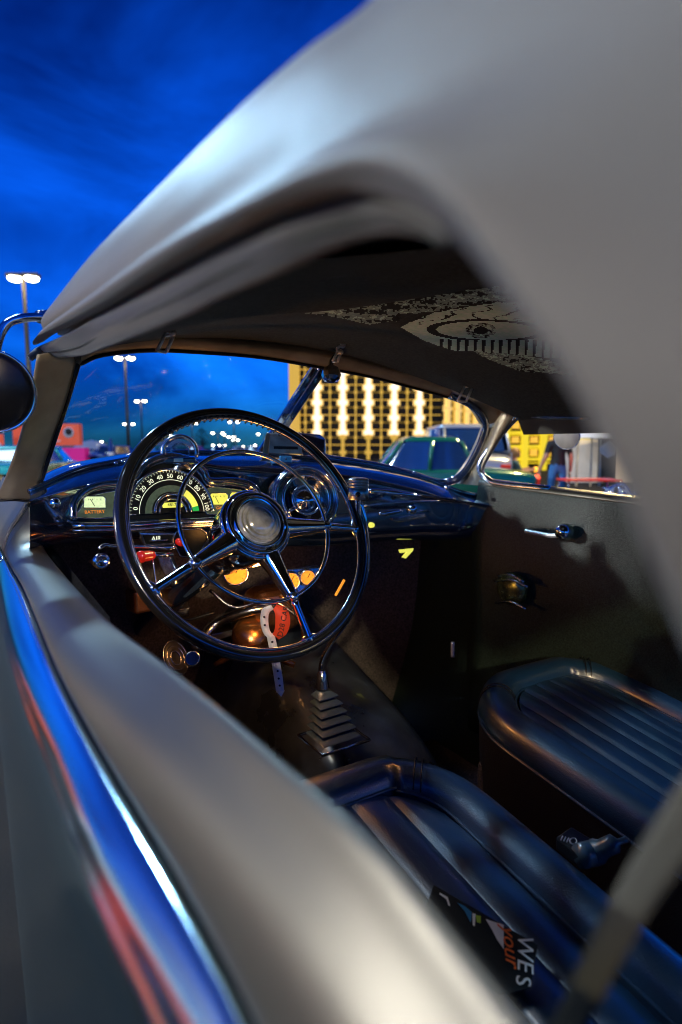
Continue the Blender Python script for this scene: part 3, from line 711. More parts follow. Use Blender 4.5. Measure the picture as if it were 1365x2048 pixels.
# column, shroud, stalks
colm = empty('steering_column', WC); colm.parent = car; bpy_inv(colm, car)
tube('column_tube', [WC - WN * .05, WC - WN * .16, WC - WN * .34, WC - WN * .75], [.036, .030, .026, .026], 'black_gloss_skyblue', colm, 24)
lathe('column_collar', WC - WN * .12, WN, [(.031, -.03), (.040, -.025), (.040, .02), (.034, .03), (.03, .05)], 'chrome_worn', colm, 32)
sa, sb = U(352, 1096, 1.03), U(202, 1090, .93)
tube('signal_stalk', spline([sa, U(300, 1094, 1.0), U(230, 1093, .95), U(212, 1090, .94), U(198, 1097, .93)], 4), .0032, 'chrome', colm, 10)
tube('signal_stalk', [U(345, 1110, 1.03), U(308, 1110, 1.0)], .0045, 'chrome', colm, 10)
lathe('stalk_knob', U(294, 1112, .985), (U(280, 1114, .97) - U(308, 1110, 1.0)), [(0, -.014), (.008, -.013), (.0095, -.004), (.0095, .010), (.011, .013), (.009, .018), (0, .019)], 'red_plastic', colm, 20)
prism('column_bracket', [U(315, 1112, 1.05), U(340, 1112, 1.05), U(352, 1140, 1.05), U(352, 1170, 1.05), U(340, 1172, 1.05), U(318, 1130, 1.05)], fw * .02, 'chrome_worn', colm, .003)
tube('column_bracket', spline([U(306, 1118, 1.0), U(310, 1150, 1.0), U(314, 1175, 1.0)], 3), .002, 'chrome_worn', colm, 6)
lathe('stalk_knob', U(360, 1084, 1.05), V((0, -1, 0)), [(0, .01), (.007, .009), (.007, -.006)], 'red_plastic', colm, 14)

# orange lit auxiliary gauges under the dash
def gauge(u, v, rpx, t, n):
    O = U(u, v, t); r = rpx * t / F
    g = lathe('auxiliary_gauge', O, n, [(r * 1.15, -.04), (r * 1.18, 0), (r * 1.08, .006), (r * 1.0, .003), (r * .98, 0), (0, .0)], 'chrome', dash, 30)
    lathe('gauge_face', O, n, [(r * .97, .0012), (0, .0016)], 'dial_orange', dash, 30)
    x, y, nn = basis(n)
    for i in range(9):
        a = R(-40 + i * 32); c = (x * math.cos(a) + y * math.sin(a))
        tube('gauge_mark', [O + c * r * .72 + nn * .002, O + c * r * .9 + nn * .002], .0006, 'print_black', dash, 4)
    tube('gauge_needle', [O + nn * .0025, O + (x * .3 + y * .6) * r + nn * .0025], .0009, 'print_black', dash, 5)
gauge(472, 1146, 22, 1.16, V((-.35, -.9, .1)))
gauge(583, 1162, 15.5, 1.24, V((-.4, -.9, .1)))
gauge(616, 1155, 14, 1.27, V((-.4, -.9, .1)))
prism('gauge_bracket', [U(566, 1140, 1.26), U(634, 1131, 1.30), U(640, 1136, 1.30), U(636, 1160, 1.30), U(600, 1186, 1.27), U(566, 1180, 1.26)], fw * .004, 'chrome_worn', dash, .001)

# pedals, heater box and lines below the dash, some added for warm reflections
for u, v, t, sx2, sz2 in ((350, 1218, 1.35, .07, .05), (440, 1262, 1.42, .06, .06)):
    pd = box('pedal', U(u, v, t), sx2, .012, sz2, 'rubber', car, 0, .008)
    prism('pedal_frame', [U(u - 30, v + 10, t - .02), U(u + 30, v - 4, t - .02), U(u + 26, v + 10, t - .02), U(u - 10, v + 22, t - .02)], fw * .006, 'chrome_worn', car, .003)
box('heater_box', U(545, 1215, 1.42), .13, .10, .11, 'brown_warm_reflection', car, 0, .03)
box('reflection_box', U(300, 1195, 1.25), .09, .05, .05, 'brown_warm_reflection', car, .2, .006)  # added to carry brown reflections below the dash
lathe('blower_motor', U(505, 1275, 1.38), V((-.4, -.7, .5)), [(0, .05), (.03, .048), (.045, .035), (.05, 0), (.05, -.05)], 'brown_warm_reflection', car, 28)
for (pts_, rr_, m_) in ((((270, 1150), (300, 1205), (360, 1240), (430, 1225)), .004, 'rubber'), (((420, 1180), (470, 1215), (540, 1200), (600, 1235)), .004, 'chrome_worn'), (((560, 1190), (600, 1225), (610, 1290)), .005, 'brown_warm_reflection'), (((430, 1330), (500, 1300), (590, 1330)), .007, 'brown_warm_reflection')):
    tube('added_loom', spline([U(u, v, 1.30) for u, v in pts_], 5), rr_, m_, car, 8)
tube('handbrake_lever', spline([U(906, 1284, 1.42), U(906, 1300, 1.42), U(906, 1314, 1.42)], 4), .005, 'latch_steel', car, 10)
gl = bpy.data.lights.new('gauge_glow', 'POINT'); gl.energy = .42; gl.color = (1, .42, .10); gl.shadow_soft_size = .03
go = bpy.data.objects.new('gauge_glow', gl); COL.objects.link(go); go.location = U(540, 1178, 1.12)
tube('heater_hose', spline([U(390, 1300, 1.3), U(430, 1250, 1.35), U(500, 1222, 1.34), U(560, 1215, 1.36)], 6), .012, 'chrome_worn', car, 12)
lathe('kick_speaker', U(352, 1316, 1.12), V((.5, -.6, .4)), [(.036, 0), (.033, .005), (.026, .002), (.022, .005), (.015, .001), (0, .003)], 'rubber', car, 30)
for r_ in (.034, .024, .014):
    x, y, n = basis(V((.5, -.6, .4))); O = U(352, 1316, 1.115)
    tube('kick_speaker_ring', [O + (x * math.cos(TAU * i / 30) + y * math.sin(TAU * i / 30)) * r_ for i in range(30)], .0012, 'chrome_worn', car, 6, True)
bdg = lathe('round_emblem', U(385, 1317, 1.02), V((-.3, -.8, .5)), [(.0140, -.004), (.0140, 0), (.012, .002), (0, .002)], 'chrome_worn', car, 24)
lathe('emblem_face', U(385, 1317, 1.017), V((-.3, -.8, .5)), [(.0115, 0), (0, .001)], 'navy_paint', car, 24)
tube('cable', spline([U(672, 1190, 1.25), U(680, 1176, 1.27), U(689, 1160, 1.28)], 4), .003, 'dial_orange', car, 6)

# ---- shifter
sh = empty('shifter', UZ(655, 1440, H - .60)); sh.parent = car; bpy_inv(sh, car)
kn = U(717, 985, 1.10)
bm = bmesh.new()
add_lathe(bm, kn, V((0, 0, 1)), [(.0, -.014), (.0185, -.014), (.0205, -.012), (.0205, .008), (.0195, .009), (.0195, .011), (.0205, .012), (.0205, .0145), (.0195, .0155), (.0195, .017), (.0205, .018), (.0205, .0205), (.0195, .0215), (.0195, .023), (.0205, .024), (.0200, .026), (.012, .0285), (0, .029)], 32)
from_bm('piston_knob', bm, 'brushed_alloy', sh, True)
lathe('wrist_pin', kn + V((-.012, -.0165, -.002)), V((-.55, -.84, 0)), [(.0, .003), (.004, .003), (.005, 0)], 'dial_black', sh, 16)
lathe('knob_collar', kn - V((0, 0, .014)), V((0, 0, -1)), [(.008, 0), (.0075, .02), (.006, .06)], 'chrome', sh, 16)
rod = spline([U(720, 1003, 1.10), U(732, 1050, 1.105), U(737, 1110, 1.12), U(728, 1170, 1.14), U(700, 1235, 1.17), U(660, 1290, 1.20), U(642, 1330, 1.22), U(645, 1365, 1.22)], 6)
tube('shift_rod', rod, .0048, 'chrome', sh, 12)
lathe('rod_ferrule', U(645, 1360, 1.22), V((0, 0, 1)), [(.006, .022), (.011, .014), (.013, 0), (.016, -.016)], 'chrome_worn', sh, 20)
# pleated rubber boot, each fold a part
b0, b1 = U(648, 1382, 1.21), U(668, 1475, 1.13)
for i in range(6):
    k0, k1 = i / 6, (i + .9) / 6
    c0 = b0.lerp(b1, k0); c1 = b0.lerp(b1, k1); w0, w1_ = .017 + .020 * k0, .021 + .024 * (k0 + .1)
    def sq(c, w_, h=0): return [c + V((a * w_, b * w_, h)) for a, b in ((-1, -.8), (1, -.8), (1, .8), (-1, .8))]
    bm = bmesh.new(); rings = [[bm.verts.new(p) for p in sq(c0, w0 * .8)], [bm.verts.new(p) for p in sq(c0.lerp(c1, .55), w1_)], [bm.verts.new(p) for p in sq(c0.lerp(c1, .75), w1_)], [bm.verts.new(p) for p in sq(c1, w0 * .85)]]
    for A, B in zip(rings, rings[1:]):
        for k in range(4): bm.faces.new((A[k], A[(k + 1) % 4], B[(k + 1) % 4], B[k]))
    bm.faces.new(rings[0]); bm.faces.new(rings[-1][::-1])
    o = from_bm('boot_fold', bm, 'boot_rubber', sh, True)
    md = o.modifiers.new('bevel', 'BEVEL'); md.width = .009; md.segments = 4
bq = [b1 + V((a, b, .0)) for a, b in ((-.054, -.046), (.054, -.046), (.054, .046), (-.054, .046))]
tube('boot_frame', bq, .0035, 'chrome', sh, 8, True)

# ---- floor, tunnel, kick panel
loft('floor_pan', [[V((x, y, H - .98 + .03 * math.sin(x * 7 + y * 3))) for x in (.05, .3, .5, .7, .9, 1.1, 1.3, 1.42)] for y in (-.6, 0, .4, .8, 1.2, 1.6)], 'floor_vinyl', car, 3, 3)
loft('floor_tunnel', [[V((.70 + dx * w_, y, H - .98 + dz * h_)) for dx, dz in ((-.26, 0), (-.19, .22), (-.12, .34), (0, .365), (.12, .34), (.19, .22), (.26, 0))] for y, w_, h_ in ((-.4, .4, .3), (.2, .4, .3), (.6, .45, .4), (.8, .7, .8), (1.0, 1, 1.02), (1.3, 1, 1.3), (1.6, 1, 1.6))], 'floor_vinyl', car, 5, 3)
mat_ = loft('floor_mat', [[V((x, y, H - .93 + z)) for x, z in ((.92, .01), (1.05, 0), (1.18, 0), (1.30, .03))] for y, in ((.75,), (.95,), (1.15,), (1.3,))], 'carpet', car, 3, 3, thick=.01)
loft('kick_panel', [[V((1.185, y, z)) for y in (1.06, 1.2, 1.5, 1.9)] for z in (H - .17, H - .5, H - 1.0)], 'vinyl_door', car, 2, 2)
loft('kick_panel', [[V((.125, y, z)) for y in (.7, .95, 1.15, 1.45)] for z in (H - .2, H - .5, H - 1.0)], 'carpet', car, 2, 2)
loft('rear_quarter_trim', [[V((.16, y, z)) for y in (-.75, -.45, -.2, -.02)] for z in (H - .1, H - .3, H - .6, H - 1.0)], 'vinyl_door', car, 2, 2)

# ---- bucket seats
SEATZ = H - .52
def seat(cx_, wdt, yf, yb, name_lab, n=7, tilt=.14):
    s = empty('bucket_seat', (cx_, (yf + yb) / 2, SEATZ - .1), None); s.parent = car; bpy_inv(s, car); s['label'] = name_lab
    def top_z(y): return SEATZ + tilt * (y - yf) * .9
    rc = .175                       # corner radius of the outline
    hw = wdt / 2
    # outline path of the bolster: from back-left, round the front, to back-right
    path = []
    for y in (yb, yb + .12, yb + .24, yf - rc - .06): path.append((-hw, y))
    for a in range(0, 91, 15): path.append((-hw + rc - rc * math.cos(R(a)), yf - rc + rc * math.sin(R(a))))
    for a in range(75, -1, -15): path.append((hw - rc + rc * math.cos(R(a)), yf - rc + rc * math.sin(R(a))))
    for y in (yf - rc - .06, yb + .24, yb + .12, yb): path.append((hw, y))
    cxp, cyp = 0, (yf + yb) / 2 - .1
    def ring(inset, dz):
        inset *= .76
        o = []
        for i, (x, y) in enumerate(path):
            xp, yp = path[max(0, i - 1)]; xn, yn = path[min(len(path) - 1, i + 1)]
            tx, ty = xn - xp, yn - yp; l_ = math.hypot(tx, ty); nx, ny = ty / l_, -tx / l_
            o.append(V((cx_ + x + nx * inset, y + ny * inset, top_z(y) + dz)))
        return o
    loft('seat_side', [ring(.014, -.28), ring(.004, -.14), ring(.0, -.052)], 'vinyl_side', s, 2, 2)
    loft('bolster', [ring(.0, -.052), ring(-.003, -.032), ring(.008, -.006), ring(.030, .006), ring(.058, .008), ring(.084, .000), ring(.098, -.016), ring(.101, -.032)], 'leather', s, 2, 4)
    for ins, dz, r_ in ((-.001, -.050, .0032), (.1005, -.020, .0026)):
        tube('piping', spline(ring(ins, dz), 2), r_, 'leather', s, 8)
    for kx in (0.5,):
        i0 = len(path) // 2
    # stitched cross seams on the bolster at the front corners
    for idx in (7, 8 + 5):
        for dd in (0, .012):
            pr_ = []
            for ins, dz in ((-.004, -.034), (.007, -.005), (.030, .0115), (.058, .0145), (.084, .0035), (.098, -.014)):
                rr = ring(ins, dz); a, b = rr[idx], rr[idx + 1]; pr_.append(a.lerp(b, dd / max(.001, (b - a).length)))
            tube('seam', spline(pr_, 3), .0013, 'rubber', s, 6)
    # pleats: each channel its own padded strip, clipped to the inner outline
    inner = .075; iw = hw - inner; rci = max(.03, rc - inner + .02); wv = 2 * iw / n
    for i in range(n):
        xa = -iw + i * wv; xb = xa + wv
        rows = []
        for k in range(9):
            x = xa + (xb - xa) * k / 8
            ex = max(0, abs(x) - (iw - rci)) / rci; yend = yf - inner - rci * (1 - math.sqrt(max(0, 1 - min(1, ex) ** 2))) - .001
            pf = math.sin(math.pi * k / 8) ** .32
            row = []
            for j in range(13):
                y = yb + (yend - yb) * j / 12
                endr = 1 if j < 12 else .3
                row.append(V((cx_ + x, y, top_z(y) - .024 + .010 * pf * endr + .014 * (1 - (x / iw) ** 2) - .018 * (1 - j / 12))))
            rows.append(row)
        loft('pleat', rows, 'leather', s, 1, 1)
    box('seat_base', (cx_, (yf + yb) / 2 - .02, SEATZ - .24), wdt - .06, yf - yb - .08, .18, 'carpet', s, 0, .02)
    # back rest behind the cushion
    loft('backrest', [[V((cx_ + x, yb + .02 - dy * .3 - .02 * math.cos(x * 6), SEATZ - .06 + dy)) for x in (-hw, -hw * .7, 0, hw * .7, hw)] for dy in (0, .1, .2, .3, .38)], 'leather', s, 4, 3, thick=.09)
    return s
seat(.385, .55, .755, .04, 'black leather driver seat with wide pleats and a fat stitched bolster', 6)
seat(1.075, .46, .885, .16, 'black leather passenger seat with narrow pleats', 7)
# lower B pillar and sill edge, drawn as a grey strip
loft('pillar_edge_strip', [[U(u, v, t_ + .0) for u, v, t_ in q] for q in (((1420, 1470, .16), (1330, 1610, .165), (1255, 1735, .17), (1185, 1870, .175), (1110, 2030, .18), (1060, 2140, .18)), ((1500, 1540, .155), (1405, 1690, .16), (1320, 1800, .165), (1245, 1925, .17), (1170, 2070, .175), (1110, 2180, .175)))], 'edge_grey', car, 5, 3, thick=.001)
bk = empty('belt_buckle', UZ(1160, 1680, SEATZ - .02)); bk.parent = car; bpy_inv(bk, car)
zb = SEATZ - .03
prism('buckle_cover', [UZ(1112, 1673, zb), UZ(1143, 1652, zb), UZ(1206, 1690, zb), UZ(1160, 1712, zb)], V((0, 0, -.02)), 'paper_black', bk, .003)
prism('buckle_sticker', [UZ(1165, 1688, zb + .001), UZ(1203, 1691, zb + .001), UZ(1170, 1700, zb + .001)], V((0, 0, -.0008)), 'blue_clip', bk)
tube('buckle_mark', [UZ(1147 + 7 * math.cos(TAU * i / 16), 1682 + 6 * math.sin(TAU * i / 16), zb + .002) for i in range(16)], .0009, 'white_print', bk, 5, True)
for k in range(3): tube('buckle_mark', [UZ(1126 + k * 6, 1672 + k * 2, zb + .002), UZ(1122 + k * 6, 1680 + k * 2, zb + .002)], .0009, 'white_print', bk, 5)
tube('buckle_strap', spline([UZ(1160, 1712, zb), UZ(1190, 1705, zb), UZ(1222, 1690, zb + .02), UZ(1255, 1678, zb + .03)], 4), [.016] * 6 + [.012] * 4 + [.004] * 3, 'boot_rubber', bk, 10)

# ---- header latches
def latch(u, v, t, s=1, lean=.35):
    l = empty('header_latch', U(u, v, t)); l.parent = car; bpy_inv(l, car)
    k = t / F * s
    def q(a, b, d=-.01): return U(u, v, t) + rt * (a * k) - up * (b * k) + fw * d
    for a0, b0, a1_, b1_ in ((-17, 22, -2, -8), (-1, 24, 12, -6)):
        tube('latch_link', [q(a0, b0), q(a1_, b1_)], .0030, 'latch_steel', l, 8)
    tube('latch_pin', [q(-17, 22), q(-1, 24)], .0028, 'latch_steel', l, 8)
    tube('latch_pin', [q(-4, -4), q(12, -6)], .0026, 'latch_steel', l, 8)
    tube('latch_hook', spline([q(2, -8), q(-2, -20), q(8, -28), q(18, -26), q(22, -34)], 4), .0030, 'latch_steel', l, 10)
    tube('latch_hook', spline([q(8, -34), q(20, -34), q(26, -42)], 4), .0032, 'latch_steel', l, 8)
    lathe('latch_boss', q(10, -8, -.012), -fw, [(0, .005), (.0045, .004), (.006, 0)], 'latch_steel', l, 16)
latch(338, 680, .95, 1.15); latch(676, 712, 1.24, .6); latch(932, 780, 1.42, 1.05)
mr = empty('mirror_mount', U(664, 748, 1.27)); mr.parent = car; bpy_inv(mr, car)
lathe('faceted_dome', U(663, 750, 1.26), (V((0, 0, -1)) - fw * .5), [(.010, -.02), (.019, -.013), (.022, 0), (.019, .010), (.010, .015), (0, .016)], 'chrome', mr, 10, False)
tube('mount_stem', spline([U(662, 740, 1.27), U(664, 722, 1.28), U(680, 704, 1.29)], 4), .006, 'chrome_worn', mr, 10)

# ---- outside mirrors
mm = empty('outside_mirror', U(60, 655, .80)); mm.parent = car; bpy_inv(mm, car); mm['label'] = 'round black-backed driver side mirror on a curved chrome arm'
tube('mirror_arm', spline([U(106, 634, .85), U(80, 634, .82), U(48, 636, .80), U(20, 644, .79), U(4, 662, .785), U(-6, 690, .78), U(-10, 715, .775)], 6), .0062, 'chrome', mm, 14)
lathe('arm_clamp', U(92, 634, .835), (U(106, 634, .85) - U(70, 634, .82)), [(0, -.014), (.0085, -.014), (.010, -.008), (.008, -.005), (.010, -.002), (.010, .010), (.0085, .015), (0, .015)], 'chrome', mm, 20)
mn = (U(-18, 783, .77) - EYE).normalized()
mn2 = -(mn * .93 + rt * .25).normalized()
lathe('mirror_head', U(-18, 783, .77), mn2, [(0, .006), (.046, .004), (.053, .0), (.0555, -.004), (.054, -.012), (.03, -.03), (0, -.036)], 'mirror_back', mm, 48)
x, y, n = basis(mn2)
tube('mirror_rim', [U(-18, 783, .77) + (x * math.cos(TAU * i / 64) + y * math.sin(TAU * i / 64)) * .0545 for i in range(64)], .0022, 'chrome', mm, 8, True)
mm = empty('outside_mirror', U(1110, 840, 1.75)); mm.parent = car; bpy_inv(mm, car); mm['label'] = 'small round grey passenger side mirror'
mp_ = U(1134, 874, 1.72)
lathe('mirror_head', mp_, (EYE - mp_) + rt * .3, [(0, .003), (.034, .003), (.037, 0), (.036, -.008), (.02, -.018), (0, -.02)], 'mirror_grey', mm, 40)
x, y, n = basis((EYE - mp_) + rt * .3)
tube('mirror_rim', [mp_ + (x * math.cos(TAU * i / 40) + y * math.sin(TAU * i / 40)) * .037 for i in range(40)], .002, 'chrome_worn', mm, 8, True)
tube('mirror_arm', spline([U(1115, 870, 1.74), U(1106, 862, 1.74), U(1112, 846, 1.74), U(1118, 833, 1.72)], 4), .0045, 'black_gloss_skyblue', mm, 8)

# ================================================================== LOOSE THINGS IN THE CAR
# wristband looped round the horn ring
wb = empty('paper_wristband', U(548, 1250, .93), 'red and white paper wristband hung on the bottom of the horn ring', 'wristband')
a0, _ = wa(545, 1212, .012)
tB = U(552, 1216, .925)
def band(name, L1, wv, m, wdir, parent, th=.0004):
    p = spline(L1, 6); rows = [[a - wdir * wv / 2 for a in p], [a + wdir * wv / 2 for a in p]]
    return loft(name, rows, m, parent, 1, 1, thick=th)
def bq_(pts, w_, m, name):
    """ribbon through (u,v,t) with half width w_ px, facing the viewer"""
    L_, R__ = [], []
    for i, (u, v, t) in enumerate(pts):
        u0, v0, _ = pts[max(0, i - 1)]; u1, v1, _ = pts[min(len(pts) - 1, i + 1)]
        dx, dy = u1 - u0, v1 - v0; l_ = math.hypot(dx, dy); nx, ny = -dy / l_, dx / l_
        ww = w_[i] if isinstance(w_, list) else w_
        L_.append(U(u + nx * ww, v + ny * ww, t)); R__.append(U(u - nx * ww, v - ny * ww, t))
    return loft(name, [L_, R__], m, wb, 5, 1, thick=.0005)
T0 = .925
bq_([(550, 1214, T0 - .003), (562, 1222, T0 - .012), (566, 1242, T0 - .016), (562, 1262, T0 - .013), (552, 1274, T0 - .006)], [6, 13, 15, 13, 8], 'band_red', 'red_band')
bq_([(545, 1214, T0 + .002), (532, 1222, T0 + .006), (529, 1242, T0 + .008), (534, 1264, T0 + .004), (545, 1276, T0)], [5, 8, 8, 7, 5], 'band_white', 'white_band')
bq_([(541, 1268, T0 + .002), (548, 1300, T0 + .006), (553, 1330, T0 + .01), (558, 1362, T0 + .012), (561, 1384, T0 + .013)], [8, 8.5, 8.5, 8.5, 8], 'band_white', 'band_tail')
prism('band_tip', [U(553, 1383, T0 + .013), U(570, 1381, T0 + .013), U(563, 1394, T0 + .013)], fw * .0005, 'band_white', wb)
for u, v in ((545, 1284), (549, 1304), (556, 1342), (558, 1357), (560, 1371), (529, 1234), (530, 1250)):
    lathe('band_hole', U(u, v, T0 - .001 if v < 1260 else T0), -fw, [(0, .0007), (.0018, .0006), (.0018, 0)], 'print_black', wb, 10)
text('band_writing', 'D28 CAR', U(567, 1243, T0 - .0185), (U(571, 1224, 1) - U(563, 1262, 1)), -fw, .0125, 'print_black', wb)

# glossy flyer lying on the driver seat next to the door
fz = H - .550
fq = [(868, 1772), (1076, 1890), (1064, 1990), (960, 1960), (850, 1830)]
fl = empty('glossy_flyer', UZ(980, 1880, fz), 'dark glossy flyer with white and orange letters on the driver seat', 'flyer')
FN = V((-.3, -.15, 1)).normalized(); FO = UZ(990, 1870, fz)
def fp(u, v, d=0): return UP(u, v, FO + FN * d, FN)
prism('flyer_sheet', [fp(*p) for p in ((868, 1770), (1076, 1890), (1062, 1975), (1000, 1990), (840, 1850))], -FN * .001, 'paper_black', fl)
prism('printed_shape', [fp(u, v, .0006) for u, v in ((972, 1838), (1008, 1850), (1008, 1898), (994, 1878), (986, 1862))], -FN * .0004, 'white_print', fl)
prism('printed_shape', [fp(u, v, .0006) for u, v in ((880, 1785), (896, 1794), (901, 1812), (897, 1810), (893, 1798), (879, 1788))], -FN * .0004, 'white_print', fl)
prism('printed_shape', [fp(u, v, .0006) for u, v in ((915, 1805), (930, 1812), (944, 1824), (942, 1845), (930, 1822))], -FN * .0004, 'blue_clip', fl)
prism('printed_shape', [fp(u, v, .0006) for u, v in ((952, 1830), (962, 1832), (962, 1846), (954, 1844))], -FN * .0004, 'green_print', fl)
prism('printed_shape', [fp(u, v, .0006) for u, v in ((945, 1826), (952, 1828), (950, 1852), (946, 1850))], -FN * .0004, 'white_print', fl)
text('printed_word', 'WE', fp(1050, 1905, .001), fp(1048, 1945) - fp(1048, 1885), FN, .024, 'white_print', fl, shear=.15)
text('printed_word', 'S', fp(1046, 1962, .001), fp(1048, 1945) - fp(1048, 1885), FN, .022, 'white_print', fl)
text('printed_script', 'your', fp(1021, 1890, .001), fp(1024, 1920) - fp(1018, 1870), FN, .022, 'orange_print', fl, shear=.4)

# clear domed compass on the dash
cq = empty('dash_compass', U(360, 925, 1.16), 'small clear dome compass standing on the dash above the speedometer', 'compass')
CN = V((-.35, -.93, .1)).normalized(); CO = U(360, 905, 1.15)
x, y, n = basis(CN)
def ccp(a, r, d=0): return CO + (x * math.cos(a) + y * math.sin(a)) * r + CN * d
rc_ = .033
dome = [ccp(math.pi * (-.08 + 1.16 * i / 24), rc_) for i in range(25)]
tube('dome_rim', dome, .0046, 'chrome_worn', cq, 10)
tube('dome_rim', [p - CN * .025 for p in dome], .003, 'chrome_worn', cq, 10)
loft('dome_shell', [dome, [p - CN * .025 for p in dome]], 'chrome_worn', cq, 1, 1, thick=.0015)
prism('dome_window', [ccp(math.pi * (-.08 + 1.16 * i / 24), rc_ - .003, .001) for i in range(25)], -CN * .001, 'glass', cq)
box('compass_base', CO - V((0, 0, .016)), .062, .028, .014, 'black_gloss_skyblue', cq, YAW * -.6, .004)
box('compass_label', CO - V((.008, .016, .015)), .018, .002, .007, 'brushed_alloy', cq, YAW * -.6)
tube('compass_card', [ccp(TAU * i / 20, .018, -.012) + V((0, 0, .002)) for i in range(20)], .002, 'chrome_worn', cq, 6, True)
lathe('compass_screw', CO - V((-.022, .014, .015)), CN, [(0, .002), (.003, .001), (.003, 0)], 'chrome', cq, 10)
lathe('compass_foot', CO - V((0, 0, .034)), V((0, 0, 1)), [(.022, 0), (.018, .006), (.010, .012)], 'chrome_worn', cq, 20)

# dash box with a card in front
dbx = empty('dash_radio', U(592, 905, 1.45), 'dark boxed unit with a pale card on its front, on the dash', 'radio')
prism('radio_case', [U(600, 865, 1.47), U(640, 868, 1.52), U(652, 878, 1.53), U(652, 908, 1.53), U(602, 908, 1.47), U(598, 885, 1.46)], fw * .07, 'black_gloss_skyblue', dbx, .004)
prism('radio_visor', [U(535, 866, 1.42), U(602, 864, 1.46), U(604, 872, 1.46), U(540, 874, 1.42)], fw * .06, 'mirror_grey', dbx, .003)
prism('printed_card', [U(540, 872, 1.42), U(596, 876, 1.45), U(606, 908, 1.45), U(538, 906, 1.42)], fw * .004, 'paper_card', dbx, .001)
prism('card_stripe', [U(548, 892, 1.417), U(596, 893, 1.445), U(597, 899, 1.445), U(548, 898, 1.417)], fw * .001, 'paper_black', dbx)
prism('radio_bracket', [U(532, 866, 1.41), U(540, 866, 1.415), U(536, 910, 1.42), U(524, 912, 1.41)], fw * .05, 'pillar_paint', dbx, .002)
cl_ = empty('phone_clip', U(568, 920, 1.36), 'small pale blue clip on the dash edge above the round speaker', 'clip')
prism('clip_body', [U(559, 911, 1.36), U(583, 912, 1.37), U(584, 925, 1.36), U(560, 924, 1.35)], fw * .02, 'blue_clip', cl_, .002)
prism('clip_wing', [U(540, 922, 1.35), U(562, 917, 1.36), U(564, 925, 1.35), U(546, 927, 1.34)], fw * .01, 'blue_clip', cl_, .001)
lathe('clip_screw', U(572, 918, 1.352), -fw, [(0, .002), (.003, .001), (.003, -.002)], 'chrome', cl_, 10)

# ================================================================== CAR PARK
def place(u, t): 
    """ground point seen in column u, t metres ahead"""
    p = EYE + (V((fw.x, fw.y, 0)).normalized() * math.cos(PITCH) + rt * ((u - 682.5) / F)) * t
    return V((p.x, p.y, 0))
def zat(v, t): return H + (895 - v) / F * t

# --- street lamps
def lamp_build(loc, h, label, arm=.9, twin=True, rz=0, s=1.0, group='twin headed car park lamps'):
    e = empty('street_lamp', loc, label, 'street lamp', group)
    bm = bmesh.new(); add_tube(bm, [V((0, 0, 0)) + loc, V((0, 0, h * .5)) + loc, V((0, 0, h)) + loc], [.14 * s, .12 * s, .09 * s], 10)
    from_bm('pole', bm, 'pole_metal', e, True)
    box('pole_base', loc + V((0, 0, .35)), .6, .6, .7, 'concrete', e, 0, .04)
    d = V((math.cos(rz), math.sin(rz), 0))
    for sgn in ((-1, 1) if twin else (0,)):
        c = loc + V((0, 0, h)) + d * (sgn * arm * s)
        if twin: tube('arm', [loc + V((0, 0, h - .1)), c], .05 * s, 'pole_metal', e, 8)
        bm = bmesh.new(); add_box(bm, c + V((0, 0, .12 * s)), .75 * s, .45 * s, .16 * s, rz); from_bm('lamp_head', bm, 'pole_metal', e)
        bm = bmesh.new(); add_ball(bm, c - V((0, 0, .02)), .30 * s, 1.15, .8, .55, 14); from_bm('lamp_glass', bm, 'lamp_glow', e, True)
    return e
ang = math.atan2(rt.y, rt.x)
lamps = [  # u, v of lamp, distance, arm, twin, label
    (47, 556, 26, .42, True, 'tall twin street lamp left of the roof, nearest and brightest', .9),
    (250, 716, 50, .52, True, 'twin street lamp seen high through the left half of the windscreen', 1),
    (282, 802, 92, .6, True, 'smaller twin lamp right of the tall pole in the windscreen', 1.0),
    (258, 848, 170, .9, True, 'small lamp low against the tall windscreen pole', 1.4),
    (213, 883, 230, 1.2, True, 'tiny twin lamp above the white tents at the left', 1.5),
    (331, 868, 230, 1.2, True, 'tiny lamp just left of the compass dome, inside the wheel rim', 1.5),
    (384, 846, 170, .9, True, 'small lamp under the top of the steering wheel rim, left one', 1.4),
    (468, 844, 180, .9, True, 'small lamp under the top of the steering wheel rim, right one', 1.4),
    (436, 866, 220, 1.2, True, 'small twin lamp to the right of the far tree', 1.6),
    (449, 869, 280, .4, False, 'single far lamp next to the twin lamp by the tree', 1.8),
    (463, 874, 260, .6, True, 'far lamp, upper of the merging pair over the dash', 1.9),
    (472, 880, 300, .6, True, 'far lamp, lower of the merging pair over the dash', 1.9),
    (528, 868, 220, 1.3, True, 'twin far lamp left of the boxed radio', 1.6),
    (496, 893, 300, 1.2, True, 'very low far lamp near the dash top', 1.9),
]
for i, (u, v, t, arm, tw, lab, s) in enumerate(lamps):
    q_ = U(u, v, t); lamp_build(V((q_.x, q_.y, 0)), q_.z, lab, arm, tw, ang, s, 'lit car park lamps')
for u, v, wl in ((430, 901, 'leftmost of the three low lights beside the far tree'), (442, 902, 'middle one of the three low lights beside the far tree'), (453, 901, 'rightmost of the three low lights beside the far tree'), (513, 900, 'low light just left of the boxed dash radio'), (205, 893, 'low light above the cars right of the magenta trailer')):
    e = lamp_build(place(u, 330), 2.6, wl, .3, False, ang, 1.9, 'low lights far across the car park')
